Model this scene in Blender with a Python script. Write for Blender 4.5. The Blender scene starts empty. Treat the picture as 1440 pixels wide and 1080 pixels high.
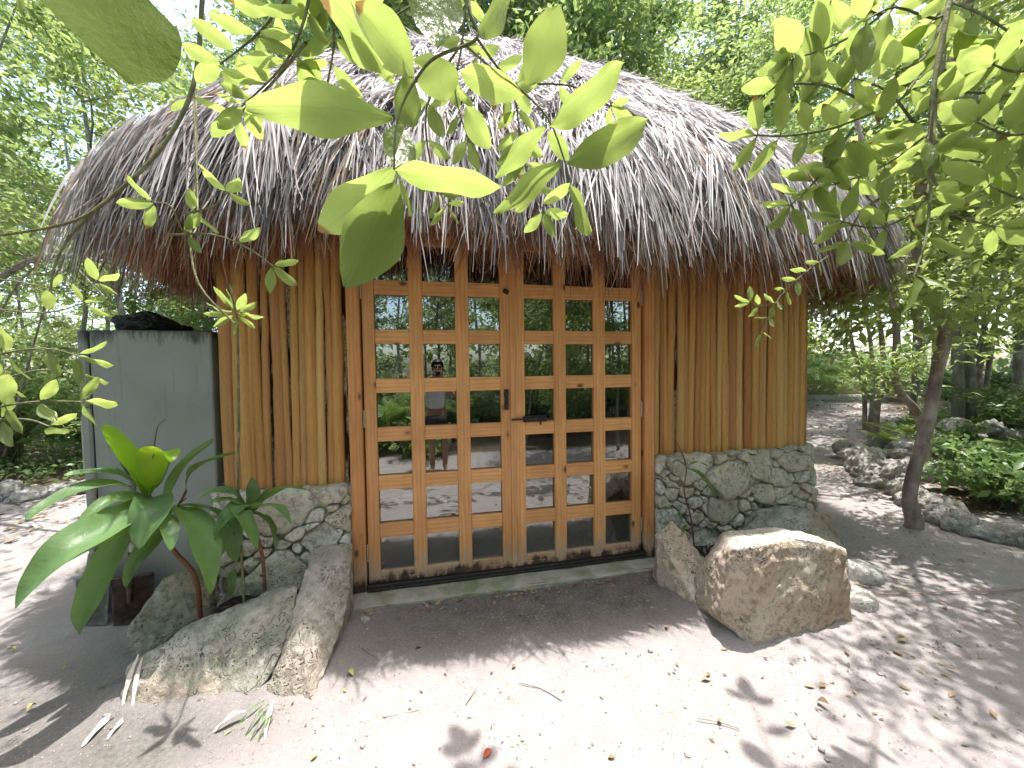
import bpy, bmesh, math, random
import numpy as np
from mathutils import Vector, Matrix, noise

# ------------------------------------------------------------------ camera, sky, sun
random.seed(7); np.random.seed(7)
S = bpy.context.scene
COL = S.collection
R = math.radians
FPX = 530.0; YAW = 0.20267; PITCH = 0.0380; ROLL = -0.01279
CAM = Vector((0.0, -2.85, 1.62))
cam_data = bpy.data.cameras.new('camera'); cam = bpy.data.objects.new('camera', cam_data); COL.objects.link(cam)
cam_data.sensor_width = 36.0; cam_data.lens = FPX / 1440 * 36
cam_data.clip_start = 0.02; cam_data.clip_end = 500
cam.matrix_world = (Matrix.Translation(CAM) @ Matrix.Rotation(-YAW, 4, 'Z') @ Matrix.Rotation(math.pi/2 - PITCH, 4, 'X')
                    @ Matrix.Rotation(-ROLL, 4, 'Z').inverted())
S.camera = cam
SUN_DIR = Vector((0.15, 0.035, 1.0)).normalized()       # towards the sun, almost overhead
W = bpy.data.worlds.new('World'); S.world = W; W.use_nodes = True
wn = W.node_tree.nodes; wl = W.node_tree.links
for n in list(wn): wn.remove(n)
sky = wn.new('ShaderNodeTexSky'); sky.sky_type = 'NISHITA'; sky.sun_disc = False
sky.sun_elevation = math.asin(SUN_DIR.z); sky.sun_rotation = math.atan2(SUN_DIR.x, SUN_DIR.y)
sky.air_density = 1.0; sky.dust_density = 3.0; sky.ozone_density = 0.8
bg = wn.new('ShaderNodeBackground'); bg.inputs['Strength'].default_value = 0.15
wo = wn.new('ShaderNodeOutputWorld'); wl.new(sky.outputs[0], bg.inputs[0]); wl.new(bg.outputs[0], wo.inputs[0])
sl = bpy.data.lights.new('sun', 'SUN'); sl.energy = 2.0; sl.angle = R(0.53); sl.color = (1.0, 0.965, 0.92)
so = bpy.data.objects.new('sun', sl); COL.objects.link(so)
so.rotation_euler = SUN_DIR.to_track_quat('Z', 'Y').to_euler()
S.view_settings.view_transform = 'Standard'; S.view_settings.look = 'None'
S.view_settings.gamma = 1.0; S.view_settings.use_curve_mapping = False
S.view_settings.exposure = 2.3
S.render.engine = 'CYCLES'
S.cycles.use_denoising = True
S.cycles.max_bounces = 8; S.cycles.diffuse_bounces = 4; S.cycles.glossy_bounces = 3
S.cycles.transmission_bounces = 4; S.cycles.transparent_max_bounces = 8
S.cycles.caustics_reflective = False; S.cycles.caustics_refractive = False

# ------------------------------------------------------------------ photo rays -> places
def ray(px, py):
    a, b = px - 720, py - 540
    c, s = math.cos(ROLL), math.sin(ROLL)
    u = c*a + s*b; v = -s*a + c*b
    d = (u/FPX, 1.0, -v/FPX)
    c, s = math.cos(PITCH), math.sin(PITCH)
    y, z = c*d[1] + s*d[2], -s*d[1] + c*d[2]
    c, s = math.cos(YAW), math.sin(YAW)
    return Vector((c*d[0] + s*y, -s*d[0] + c*y, z))
def at(px, py, Y):                       # the point of the place seen at a pixel, in the plane y = Y
    r = ray(px, py); return CAM + r * ((Y - CAM.y) / r.y)
def onz(px, py, Z=0.0):
    r = ray(px, py); return CAM + r * ((Z - CAM.z) / r.z)
def far(px, py, d):                      # at depth d in front of the lens
    return CAM + ray(px, py) * d

# ------------------------------------------------------------------ materials
def mat(name):
    m = bpy.data.materials.new(name); m.use_nodes = True
    nt = m.node_tree
    for n in list(nt.nodes): nt.nodes.remove(n)
    out = nt.nodes.new('ShaderNodeOutputMaterial')
    return m, nt, out
class N:
    def __init__(s, nt): s.nt = nt
    def new(s, t, **kw):
        n = s.nt.nodes.new(t)
        for k, v in kw.items():
            if k.startswith('_'): n.inputs[k[1:].replace('_', ' ')].default_value = v
            else: setattr(n, k, v)
        return n
    def link(s, a, b): s.nt.links.new(a, b)
    def noise(s, vec, scale, detail=4, rough=.55, dist=0):
        n = s.new('ShaderNodeTexNoise'); n.inputs['Scale'].default_value = scale
        n.inputs['Detail'].default_value = detail; n.inputs['Roughness'].default_value = rough
        n.inputs['Distortion'].default_value = dist
        if vec is not None: s.link(vec, n.inputs['Vector'])
        return n.outputs['Fac']
    def ramp(s, fac, stops):
        n = s.new('ShaderNodeValToRGB'); e = n.color_ramp.elements
        while len(e) < len(stops): e.new(0.5)
        for i, (p, c) in enumerate(stops):
            e[i].position = p; e[i].color = (*c, 1) if len(c) == 3 else c
        s.link(fac, n.inputs[0]); return n.outputs[0]
    def mix(s, fac, a, b, mode='MIX'):
        n = s.new('ShaderNodeMix', data_type='RGBA', blend_type=mode)
        for sock, v in ((n.inputs[0], fac), (n.inputs[6], a), (n.inputs[7], b)):
            if hasattr(v, 'links') or hasattr(v, 'is_linked'): s.link(v, sock)
            elif isinstance(v, (int, float)): sock.default_value = v
            else: sock.default_value = (*v, 1) if len(v) == 3 else v
        return n.outputs[2]
    def math(s, op, a, b=0.0, clamp=False):
        n = s.new('ShaderNodeMath', operation=op); n.use_clamp = clamp
        for sock, v in ((n.inputs[0], a), (n.inputs[1], b)):
            if isinstance(v, (int, float)): sock.default_value = v
            else: s.link(v, sock)
        return n.outputs[0]
    def mapping(s, vec, scale=(1,1,1), loc=(0,0,0)):
        n = s.new('ShaderNodeMapping'); s.link(vec, n.inputs[0])
        n.inputs['Scale'].default_value = scale; n.inputs['Location'].default_value = loc
        return n.outputs[0]
    def bump(s, h, strength=.5, dist=.01, normal=None):
        n = s.new('ShaderNodeBump'); n.inputs['Strength'].default_value = strength
        n.inputs['Distance'].default_value = dist; s.link(h, n.inputs['Height'])
        if normal is not None: s.link(normal, n.inputs['Normal'])
        return n.outputs[0]
    def principled(s, color, rough=.7, normal=None, spec=.5, metal=0.0):
        n = s.new('ShaderNodeBsdfPrincipled')
        if isinstance(color, tuple): n.inputs['Base Color'].default_value = (*color, 1)
        else: s.link(color, n.inputs['Base Color'])
        if isinstance(rough, (int, float)): n.inputs['Roughness'].default_value = rough
        else: s.link(rough, n.inputs['Roughness'])
        n.inputs['Specular IOR Level'].default_value = spec; n.inputs['Metallic'].default_value = metal
        if normal is not None: s.link(normal, n.inputs['Normal'])
        return n.outputs[0]

def objvec(n, jitter=40.0):
    tc = n.new('ShaderNodeTexCoord'); oi = n.new('ShaderNodeObjectInfo')
    va = n.new('ShaderNodeVectorMath', operation='ADD')
    sc = n.new('ShaderNodeVectorMath', operation='SCALE'); sc.inputs[0].default_value = (1, .7, .4)
    n.link(n.math('MULTIPLY', oi.outputs['Random'], jitter), sc.inputs['Scale'])
    n.link(tc.outputs['Object'], va.inputs[0]); n.link(sc.outputs[0], va.inputs[1])
    return va.outputs[0], oi.outputs['Random'], tc.outputs['Object']
def worldpos(n): return n.new('ShaderNodeNewGeometry').outputs['Position']
def sepz(n, v, k='Z'):
    s_ = n.new('ShaderNodeSeparateXYZ'); n.link(v, s_.inputs[0]); return s_.outputs[k]

def leaf_material(name, dark, light, trans, tw=.5, rough=.42, spec=.4, veins=False, island=True):
    m, nt, out = mat(name); n = N(nt)
    oi = n.new('ShaderNodeObjectInfo'); g = n.new('ShaderNodeNewGeometry')
    if island:
        r = n.math('FRACT', n.math('ADD', oi.outputs['Random'], g.outputs['Random Per Island']))
    else: r = oi.outputs['Random']
    col = n.ramp(r, [(0, dark), (.55, tuple((a+b)/2 for a, b in zip(dark, light))), (1, light)])
    tcol = n.ramp(r, [(0, tuple(c*.72 for c in trans)), (1, trans)])
    nor = None
    if veins:
        tc = n.new('ShaderNodeTexCoord'); s_ = n.new('ShaderNodeSeparateXYZ'); n.link(tc.outputs['Object'], s_.inputs[0])
        ay = n.math('ABSOLUTE', s_.outputs['Y'])
        mid = n.math('SUBTRACT', 1.0, n.math('MULTIPLY', ay, 48.0), True)
        vv = n.math('ADD', n.math('MULTIPLY', s_.outputs['X'], 62.0), n.math('MULTIPLY', ay, -75.0))
        sv = n.math('MULTIPLY', n.math('POWER', n.math('ABSOLUTE', n.math('SINE', vv)), 14.0), .22)
        vein = n.math('MAXIMUM', mid, sv)
        blot = n.noise(tc.outputs['Object'], 7.0, 3)
        col = n.mix(n.math('MULTIPLY', vein, .6), col, tuple(min(1, c*1.9) for c in light))
        tcol = n.mix(n.math('MULTIPLY', vein, .55), tcol, tuple(c*.45 for c in trans))
        tcol = n.mix(n.math('MULTIPLY', n.math('SUBTRACT', blot, .35, True), .7), tcol, tuple(c*.7 for c in trans))
        # lesions, nibbled dry specks
        sp = n.ramp(n.noise(tc.outputs['Object'], 26.0, 2), [(.0, (0,0,0)), (.735, (0,0,0)), (.76, (1,1,1))])
        col = n.mix(sp, col, (.16, .10, .04)); tcol = n.mix(sp, tcol, (.22, .14, .04))
        tipm = n.ramp(n.math('ADD', s_.outputs['X'], n.math('MULTIPLY', n.math('SUBTRACT', r, .75), .5)), [(0, (0,0,0)), (.955, (0,0,0)), (.985, (1,1,1))])
        col = n.mix(tipm, col, (.20, .12, .05)); tcol = n.mix(tipm, tcol, (.25, .15, .05))
        nor = n.bump(n.math('SUBTRACT', blot, n.math('MULTIPLY', vein, .35)), .35, .02)
    if not island and not veins:
        tc = n.new('ShaderNodeTexCoord'); bl = n.noise(tc.outputs['Object'], 16.0, 4, .6); sp = n.noise(tc.outputs['Object'], 60.0, 3, .6)
        col = n.mix(n.math('MULTIPLY', n.math('SUBTRACT', bl, .38, True), 1.5, True), col, tuple(c*.6 for c in dark))
        col = n.mix(n.ramp(sp, [(0, (0,0,0)), (.66, (0,0,0)), (.71, (.8,.8,.8))]), col, (.30, .28, .12))
        col = n.mix(n.ramp(bl, [(0, (0,0,0)), (.66, (0,0,0)), (.74, (.6,.6,.6))]), col, (.34, .33, .10))
        nor = n.bump(n.math('ADD', bl, n.math('MULTIPLY', sp, .3)), .4, .012)
        rough = n.math('ADD', rough, n.math('MULTIPLY', bl, .22))
    p = n.principled(col, rough, nor, spec)
    t = n.new('ShaderNodeBsdfTranslucent'); n.link(tcol, t.inputs[0])
    mx = n.new('ShaderNodeMixShader'); mx.inputs[0].default_value = tw
    n.link(p, mx.inputs[1]); n.link(t.outputs[0], mx.inputs[2]); n.link(mx.outputs[0], out.inputs[0])
    return m

M = {}
M['leaf_big'] = leaf_material('large_leaf', (.12, .18, .05), (.19, .25, .075), (.45, .56, .14), .54, .29, .6, True, False)
M['leaf_plain'] = leaf_material('plain_large_leaf', (.09, .15, .02), (.11, .17, .025), (.30, .42, .05), .68, .6, .12, False, False)
M['leaf_forest'] = leaf_material('forest_leaf', (.11, .18, .06), (.25, .33, .12), (.42, .54, .17), .52)
M['leaf_yellow'] = leaf_material('pale_forest_leaf', (.17, .23, .07), (.32, .38, .13), (.52, .60, .19), .52)
M['leaf_bush'] = leaf_material('bush_leaf', (.08, .15, .06), (.20, .29, .12), (.30, .44, .14), .45, .35, .5)
M['leaf_strap'] = leaf_material('strap_leaf', (.10, .19, .075), (.16, .27, .10), (.28, .44, .08), .38, .33, .5, False, False)
M['leaf_lime'] = leaf_material('lime_strap_leaf', (.16, .32, .03), (.22, .38, .03), (.55, .85, .04), .55, .28, .6, False, False)
M['leaf_palm'] = leaf_material('palm_leaf', (.12, .22, .06), (.24, .34, .10), (.34, .50, .12), .4, .35, .5)

def bark_material(name, a, b, c, scale=9):
    m, nt, out = mat(name); n = N(nt)
    v, r, o = objvec(n)
    v2 = n.mapping(v, (1, 1, .35))
    f = n.noise(v2, scale, 6, .65, .4); f2 = n.noise(v2, scale*4, 5, .7)
    lich = n.ramp(n.noise(v, scale*.45, 3), [(.0, (0,0,0)), (.55, (0,0,0)), (.68, (1,1,1))])
    col = n.ramp(f, [(.25, a), (.5, b), (.75, c)])
    col = n.mix(n.math('MULTIPLY', lich, .45), col, tuple(min(1, x*1.5+.05) for x in c))
    h = n.math('ADD', f, n.math('MULTIPLY', f2, .5))
    n.link(n.principled(col, .85, n.bump(h, .9, .02), .25), out.inputs[0]); return m
M['bark'] = bark_material('reddish_bark', (.11, .08, .068), (.25, .19, .165), (.40, .34, .31))
M['bark_grey'] = bark_material('grey_bark', (.11, .10, .085), (.24, .22, .19), (.40, .37, .33))
M['twig'] = bark_material('green_twig', (.10, .09, .05), (.17, .17, .08), (.27, .26, .16), 30)

def wood_board(name, a, b, knots=True):
    m, nt, out = mat(name); n = N(nt)
    v, r, o = objvec(n, 60)
    g = n.noise(n.mapping(v, (18, 18, 1.2)), 2.2, 5, .6, 1.1)
    fine = n.noise(n.mapping(v, (90, 90, 2.0)), 2.0, 3, .6)
    w = n.new('ShaderNodeTexWave', wave_type='BANDS', bands_direction='X')
    w.inputs['Scale'].default_value = 9; w.inputs['Distortion'].default_value = 5; w.inputs['Detail'].default_value = 2
    n.link(n.mapping(v, (1.2, 1.2, .18)), w.inputs[0])
    f = n.math('ADD', n.math('MULTIPLY', g, .82), n.math('MULTIPLY', w.outputs['Fac'], .18))
    col = n.ramp(f, [(.25, a), (.5, tuple((x+y)/2 for x, y in zip(a, b))), (.75, b)])
    col = n.mix(n.math('MULTIPLY', r, .30), col, tuple(x*.62 for x in a))
    if knots:
        vo = n.new('ShaderNodeTexVoronoi'); vo.inputs['Scale'].default_value = 4.2
        n.link(n.mapping(v, (1.7, 1.7, .9)), vo.inputs['Vector'])
        kf = n.ramp(vo.outputs['Distance'], [(.0, (1,1,1)), (.07, (1,1,1)), (.12, (.3,.3,.3)), (.17, (0,0,0))])
        col = n.mix(kf, col, (.09, .035, .015))
    # weathering near the ground: pale scuffs and black rot
    z = sepz(n, worldpos(n)); wp = worldpos(n)
    low = n.math('SUBTRACT', 1.0, n.math('MULTIPLY', n.math('SUBTRACT', z, .10), 1.9), True)
    sc = n.noise(n.mapping(wp, (30, 30, 5)), 1.0, 4, .7)
    pale = n.ramp(n.math('MULTIPLY', low, n.math('ADD', sc, .18)), [(0, (0,0,0)), (.40, (0,0,0)), (.62, (.8,.8,.8))])
    col = n.mix(pale, col, (.40, .31, .23))
    low2 = n.math('SUBTRACT', 1.0, n.math('MULTIPLY', n.math('SUBTRACT', z, .07), 5.5), True)
    sc2 = n.noise(n.mapping(wp, (11, 11, 4)), 1.0, 4, .7)
    dk = n.ramp(n.math('MULTIPLY', low2, sc2), [(0, (0,0,0)), (.33, (0,0,0)), (.46, (1,1,1))])
    col = n.mix(dk, col, (.045, .032, .025))
    gr = n.noise(n.mapping(wp, (3, 3, 1.5)), 1.3, 3)
    col = n.mix(n.math('MULTIPLY', n.math('SUBTRACT', gr, .45, True), 1.5, True), col, tuple(x*.55 for x in a))
    rough = n.math('ADD', .42, n.math('MULTIPLY', fine, .25))
    nor = n.bump(n.math('ADD', n.math('MULTIPLY', fine, .6), g), .28, .004)
    n.link(n.principled(col, rough, nor, .4), out.inputs[0]); return m
M['door'] = wood_board('varnished_pine', (.52, .215, .075), (.80, .43, .18))
M['frame'] = wood_board('stained_frame', (.44, .165, .055), (.66, .32, .12))

def pole_material():
    m, nt, out = mat('varnished_pole'); n = N(nt)
    v, r, o = objvec(n, 80)
    g = n.noise(n.mapping(v, (22, 22, 1.3)), 2.0, 5, .65, .9)
    big = n.noise(n.mapping(v, (4, 4, 1.0)), 1.6, 3, .5)
    tone = n.ramp(r, [(0, (.46, .20, .07)), (.2, (.64, .31, .09)), (.4, (.70, .38, .11)), (.6, (.48, .19, .055)), (.8, (.74, .46, .17)), (1, (.56, .28, .10))])
    tone2 = n.mix(n.math('MULTIPLY', n.math('SUBTRACT', big, .25, True), 1.7, True), tone, (.17, .085, .042))
    col = n.mix(n.ramp(g, [(.3, (0,0,0)), (.7, (1,1,1))]), tone2, tone)
    col = n.mix(n.ramp(n.noise(v, 9, 2, .5), [(0, (0,0,0)), (.62, (0,0,0)), (.72, (.5,.5,.5))]), col, (.36, .25, .14))
    crack = n.ramp(n.noise(n.mapping(v, (38, 38, .9)), 1.5, 3, .6, .6), [(.0, (1,1,1)), (.36, (1,1,1)), (.40, (0,0,0))])
    col = n.mix(crack, col, (.045, .018, .008))
    vo = n.new('ShaderNodeTexVoronoi'); vo.inputs['Scale'].default_value = 7.0
    n.link(n.mapping(v, (1.3, 1.3, .8)), vo.inputs['Vector'])
    kf = n.ramp(vo.outputs['Distance'], [(.0, (1,1,1)), (.045, (1,1,1)), (.085, (0,0,0))])
    col = n.mix(kf, col, (.05, .022, .01))
    h = n.math('SUBTRACT', n.math('ADD', g, big), crack)
    n.link(n.principled(col, .46, n.bump(h, .55, .008), .4), out.inputs[0]); return m
M['pole'] = pole_material()

def thatch_material():
    m, nt, out = mat('dry_palm_thatch'); n = N(nt)
    a = n.new('ShaderNodeVertexColor', layer_name='tone')
    g = n.new('ShaderNodeNewGeometry')
    v = n.noise(n.mapping(g.outputs['Position'], (1, 1, 1)), 1.1, 3)
    col = n.mix(n.math('MULTIPLY', n.math('SUBTRACT', v, .4, True), 1.3, True), a.outputs['Color'], (.10, .085, .08))
    p = n.principled(col, .62, None, .35)
    t = n.new('ShaderNodeBsdfTranslucent'); n.link(col, t.inputs[0])
    mx = n.new('ShaderNodeMixShader'); mx.inputs[0].default_value = .12
    n.link(p, mx.inputs[1]); n.link(t.outputs[0], mx.inputs[2]); n.link(mx.outputs[0], out.inputs[0]); return m
M['thatch'] = thatch_material()

def rock_material(name, a, b, c, moss=.5, crack=1.0, bleach=.0, warm=(.42, .31, .23)):
    m, nt, out = mat(name); n = N(nt)
    v, r, o = objvec(n, 30)
    f = n.noise(v, 3.2, 7, .62, .3); f2 = n.noise(v, 22, 6, .7); f3 = n.noise(v, 1.4, 3, .5); f4 = n.noise(v, 85, 4, .75)
    col = n.ramp(f, [(.28, a), (.5, b), (.72, c)])
    col = n.mix(n.ramp(f3, [(.42, (0,0,0)), (.62, (.75,.75,.75))]), col, warm)
    col = n.mix(n.ramp(f2, [(.36, (.7,.7,.7)), (.50, (0,0,0))]), col, tuple(x*.45 for x in a))
    crk = n.new('ShaderNodeTexVoronoi'); crk.feature = 'DISTANCE_TO_EDGE'; crk.inputs['Scale'].default_value = 3.1
    dv = n.new('ShaderNodeVectorMath', operation='ADD'); n.link(v, dv.inputs[0]); dn = n.new('ShaderNodeTexNoise'); dn.inputs['Scale'].default_value = 3.5; dn.inputs['Detail'].default_value = 5; n.link(v, dn.inputs['Vector']); n.link(dn.outputs['Color'], dv.inputs[1]); n.link(dv.outputs[0], crk.inputs['Vector'])
    ck = n.math('MULTIPLY', n.ramp(crk.outputs['Distance'], [(0, (1,1,1)), (.010, (.7,.7,.7)), (.03, (0,0,0))]), n.ramp(n.noise(v, 1.9, 2), [(.56, (0,0,0)), (.66, (1,1,1))]))
    col = n.mix(n.math('MULTIPLY', ck, .75*crack), col, (.06, .05, .04))
    nz = sepz(n, n.new('ShaderNodeNewGeometry').outputs['Normal'])
    mo = n.math('MULTIPLY', n.noise(v, 6.0, 5, .7), n.math('ADD', n.math('MULTIPLY', nz, .35), .75))
    col = n.mix(n.math('MULTIPLY', n.ramp(mo, [(.42, (0,0,0)), (.60, (1,1,1))]), moss), col, (.17, .19, .13))
    pt = n.math('MULTIPLY', n.math('SUBTRACT', n.math('ADD', nz, n.math('MULTIPLY', n.math('SUBTRACT', f, .5), 1.6)), .45, True), 2.2, True)
    col = n.mix(n.math('MULTIPLY', pt, bleach), col, (.66, .64, .60))
    vo = n.new('ShaderNodeTexVoronoi'); vo.inputs['Scale'].default_value = 58
    wv = n.new('ShaderNodeVectorMath', operation='ADD'); n.link(v, wv.inputs[0])
    nn = n.new('ShaderNodeTexNoise'); nn.inputs['Scale'].default_value = 9; n.link(v, nn.inputs['Vector'])
    sc = n.new('ShaderNodeVectorMath', operation='SCALE'); sc.inputs['Scale'].default_value = .25
    n.link(nn.outputs['Color'], sc.inputs[0]); n.link(sc.outputs[0], wv.inputs[1]); n.link(wv.outputs[0], vo.inputs['Vector'])
    gate = n.ramp(n.noise(v, 5.5, 4, .7), [(.50, (0,0,0)), (.60, (1,1,1))])
    pit = n.math('MULTIPLY', gate, n.ramp(vo.outputs['Distance'], [(.0, (1,1,1)), (.20, (1,1,1)), (.36, (0,0,0))]))
    col = n.mix(n.math('MULTIPLY', pit, .8), col, (.05, .042, .032))
    h = n.math('SUBTRACT', n.math('ADD', n.math('ADD', n.math('MULTIPLY', f, 1.4), n.math('MULTIPLY', f4, .22)), n.math('MULTIPLY', f2, .7)), n.math('MULTIPLY', n.math('ADD', pit, n.math('MULTIPLY', ck, crack)), .7))
    n.link(n.principled(col, .92, n.bump(h, 1.0, .03), .2), out.inputs[0]); return m
M['rock'] = rock_material('weathered_limestone', (.30, .28, .235), (.44, .41, .355), (.60, .565, .50), .6, warm=(.37, .275, .20))
M['rock_warm'] = rock_material('warm_limestone', (.40, .32, .25), (.55, .45, .36), (.68, .62, .55), .12, crack=.3, bleach=.5, warm=(.50, .36, .27))
M['rock_foot'] = rock_material('pink_footed_limestone', (.30, .26, .21), (.42, .36, .30), (.56, .51, .45), .35, crack=.3, bleach=.12, warm=(.44, .31, .24))
M['masonry'] = rock_material('wall_limestone', (.40, .37, .30), (.60, .56, .47), (.80, .77, .68), .10, crack=0.0, warm=(.50, .42, .32))
M['rock_pale'] = rock_material('pale_limestone', (.42, .41, .39), (.60, .58, .55), (.74, .72, .69), .12, warm=(.48, .44, .40))

def simple(name, col, rough=.7, bs=30, bd=.004, var=.25, spec=.4, metal=0.0, strength=.4):
    m, nt, out = mat(name); n = N(nt)
    v, r, o = objvec(n)
    f = n.noise(v, bs, 5, .6)
    c = n.ramp(f, [(.3, tuple(x*(1-var) for x in col)), (.7, tuple(min(1, x*(1+var)) for x in col))])
    n.link(n.principled(c, rough, n.bump(f, strength, bd), spec, metal), out.inputs[0]); return m
M['mortar'] = simple('mortar', (.45, .41, .34), .95, 26, .02, .35, .1)
def plaster_material():
    m, nt, out = mat('cream_rubble_mortar'); n = N(nt); wp = worldpos(n)
    f = n.noise(n.mapping(wp, (26, 26, 3)), 1.0, 4, .6); g = n.noise(wp, 75, 4, .7)
    col = n.mix(n.ramp(f, [(.47, (0,0,0)), (.53, (1,1,1))]), (.05, .025, .012), n.ramp(g, [(.4, (.22, .15, .08)), (.55, (.58, .48, .33))]))
    n.link(n.principled(col, .95, n.bump(g, 1.0, .03), .1), out.inputs[0]); return m
M['plaster'] = plaster_material()
M['beige'] = simple('beige_render', (.48, .42, .33), .95, 20, .01, .2, .1)
M['dark_wood'] = simple('dark_pole_backing', (.05, .03, .02), .9)
M['soil'] = simple('dark_soil', (.045, .033, .026), .95, 28, .03, .5, .1, 0, 1.0)
M['rust'] = simple('rusty_steel', (.085, .055, .045), .62, 20, .004, .6, .5, .4)
M['galv'] = simple('dull_grey_steel', (.20, .20, .19), .55, 14, .003, .4, .5, .3)
M['black'] = simple('black_plastic', (.012, .012, .013), .35, 10, .002, .2, .5)
M['iron'] = simple('dark_iron', (.045, .038, .032), .55, 60, .002, .5, .5, .5)
M['steel'] = simple('hinge_steel', (.45, .42, .38), .4, 60, .001, .3, .5, .7)
M['petiole'] = simple('petiole', (.20, .28, .08), .5)
M['redstem'] = simple('red_stem', (.17, .07, .045), .55, 24, .003, .4)
M['dryleaf'] = simple('dry_leaf', (.27, .19, .11), .75, 16, .004, .5)
M['greyleaf'] = simple('grey_dry_leaf', (.16, .13, .11), .8, 16, .004, .5)
M['yellowleaf'] = simple('yellowed_leaf', (.45, .44, .12), .6, 16, .003, .3)
M['redleaf'] = simple('red_dry_leaf', (.42, .10, .06), .6, 16, .003, .4)
M['palebract'] = simple('pale_dry_frond', (.50, .45, .40), .7, 22, .003, .25)
M['hose'] = simple('red_cord', (.36, .20, .18), .7)
M['skin'] = simple('skin', (.36, .20, .14), .5, 30, .0005, .08)
M['shirt'] = simple('white_shirt', (.62, .63, .68), .8, 40, .002, .08)
M['shorts'] = simple('dark_shorts', (.03, .03, .035), .85, 40, .002, .1)
M['hair'] = simple('black_hair', (.015, .012, .01), .5, 60, .003, .2)

def glass_material():
    m, nt, out = mat('door_glass'); n = N(nt)
    wp = worldpos(n)
    lw = n.new('ShaderNodeLayerWeight'); lw.inputs['Blend'].default_value = .35
    wave = n.bump(n.noise(wp, 1.6, 1), .02, .02)
    gl = n.new('ShaderNodeBsdfGlossy'); gl.inputs['Roughness'].default_value = .004; gl.inputs[0].default_value = (.93, .96, .95, 1)
    n.link(wave, gl.inputs['Normal'])
    tr = n.new('ShaderNodeBsdfTransparent'); tr.inputs[0].default_value = (.34, .37, .35, 1)
    mx = n.new('ShaderNodeMixShader')
    n.link(n.math('ADD', .20, n.math('MULTIPLY', lw.outputs['Fresnel'], .55), True), mx.inputs[0])
    n.link(tr.outputs[0], mx.inputs[1]); n.link(gl.outputs[0], mx.inputs[2])
    df = n.new('ShaderNodeBsdfDiffuse'); df.inputs[0].default_value = (.34, .33, .31, 1)
    z = sepz(n, wp)
    low = n.math('SUBTRACT', 1.0, n.math('MULTIPLY', n.math('SUBTRACT', z, .10), 2.3), True)
    dust = n.math('MULTIPLY', low, n.math('ADD', n.math('MULTIPLY', n.noise(wp, 5, 5, .7), .9), .0), True)
    dust = n.math('ADD', n.math('MULTIPLY', dust, .34), .012)
    m2 = n.new('ShaderNodeMixShader'); n.link(dust, m2.inputs[0]); n.link(mx.outputs[0], m2.inputs[1]); n.link(df.outputs[0], m2.inputs[2])
    n.link(m2.outputs[0], out.inputs[0]); return m
M['glass'] = glass_material()

def fridge_material():
    m, nt, out = mat('grey_enamel'); n = N(nt)
    wp = worldpos(n); z = sepz(n, wp)
    f = n.noise(wp, 3, 4)
    col = n.ramp(f, [(.3, (.21, .225, .212)), (.7, (.27, .285, .27))])
    top = n.math('SUBTRACT', 1.0, n.math('MULTIPLY', n.math('SUBTRACT', 1.925, z), 4.2), True)
    st = n.noise(n.mapping(wp, (26, 26, 6)), 1.0, 5, .75)
    st2 = n.noise(n.mapping(wp, (5, 5, 1)), 1.0, 2, .5)
    d = n.ramp(n.math('MULTIPLY', n.math('MULTIPLY', top, st), n.math('ADD', st2, .45)), [(0, (0,0,0)), (.30, (0,0,0)), (.48, (.9,.9,.9))])
    col = n.mix(d, col, (.035, .033, .03))
    sr = n.ramp(n.noise(n.mapping(wp, (55, 55, 2.2)), 1.0, 3, .6), [(.0, (0,0,0)), (.63, (0,0,0)), (.70, (.35,.35,.35))])
    col = n.mix(sr, col, (.10, .095, .085))
    sc_ = n.ramp(n.noise(n.mapping(wp, (9, 9, 60)), 1.0, 4, .7), [(.0, (0,0,0)), (.70, (0,0,0)), (.74, (.5,.5,.5))])
    col = n.mix(sc_, col, (.42, .42, .40))
    bot = n.math('SUBTRACT', 1.0, n.math('MULTIPLY', z, 1.6), True)
    col = n.mix(n.math('MULTIPLY', bot, n.math('MULTIPLY', st, .9)), col, (.12, .09, .07))
    n.link(n.principled(col, .42, n.bump(n.noise(wp, 2.2, 2), .15, .02), .45), out.inputs[0]); return m
M['fridge'] = fridge_material()

def bag_material():
    m, nt, out = mat('black_bin_bag'); n = N(nt)
    v, r, o = objvec(n)
    h = n.noise(v, 9, 5, .7, 1.2)
    n.link(n.principled((.012, .012, .014), .22, n.bump(h, 1.0, .05), .6), out.inputs[0]); return m
M['bag'] = bag_material()

def concrete_material():
    m, nt, out = mat('stained_concrete'); n = N(nt)
    wp = worldpos(n)
    f = n.noise(wp, 7, 6, .65); f2 = n.noise(wp, 60, 4, .6); g = n.noise(n.mapping(wp, (5, 5, 12)), 1.2, 4)
    col = n.ramp(f, [(.3, (.27, .25, .20)), (.7, (.42, .39, .33))])
    col = n.mix(n.ramp(g, [(.46, (0,0,0)), (.64, (.8,.8,.8))]), col, (.17, .19, .10))
    n.link(n.principled(col, .9, n.bump(n.math('ADD', f, f2), .6, .01), .2), out.inputs[0]); return m
M['concrete'] = concrete_material()

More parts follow.
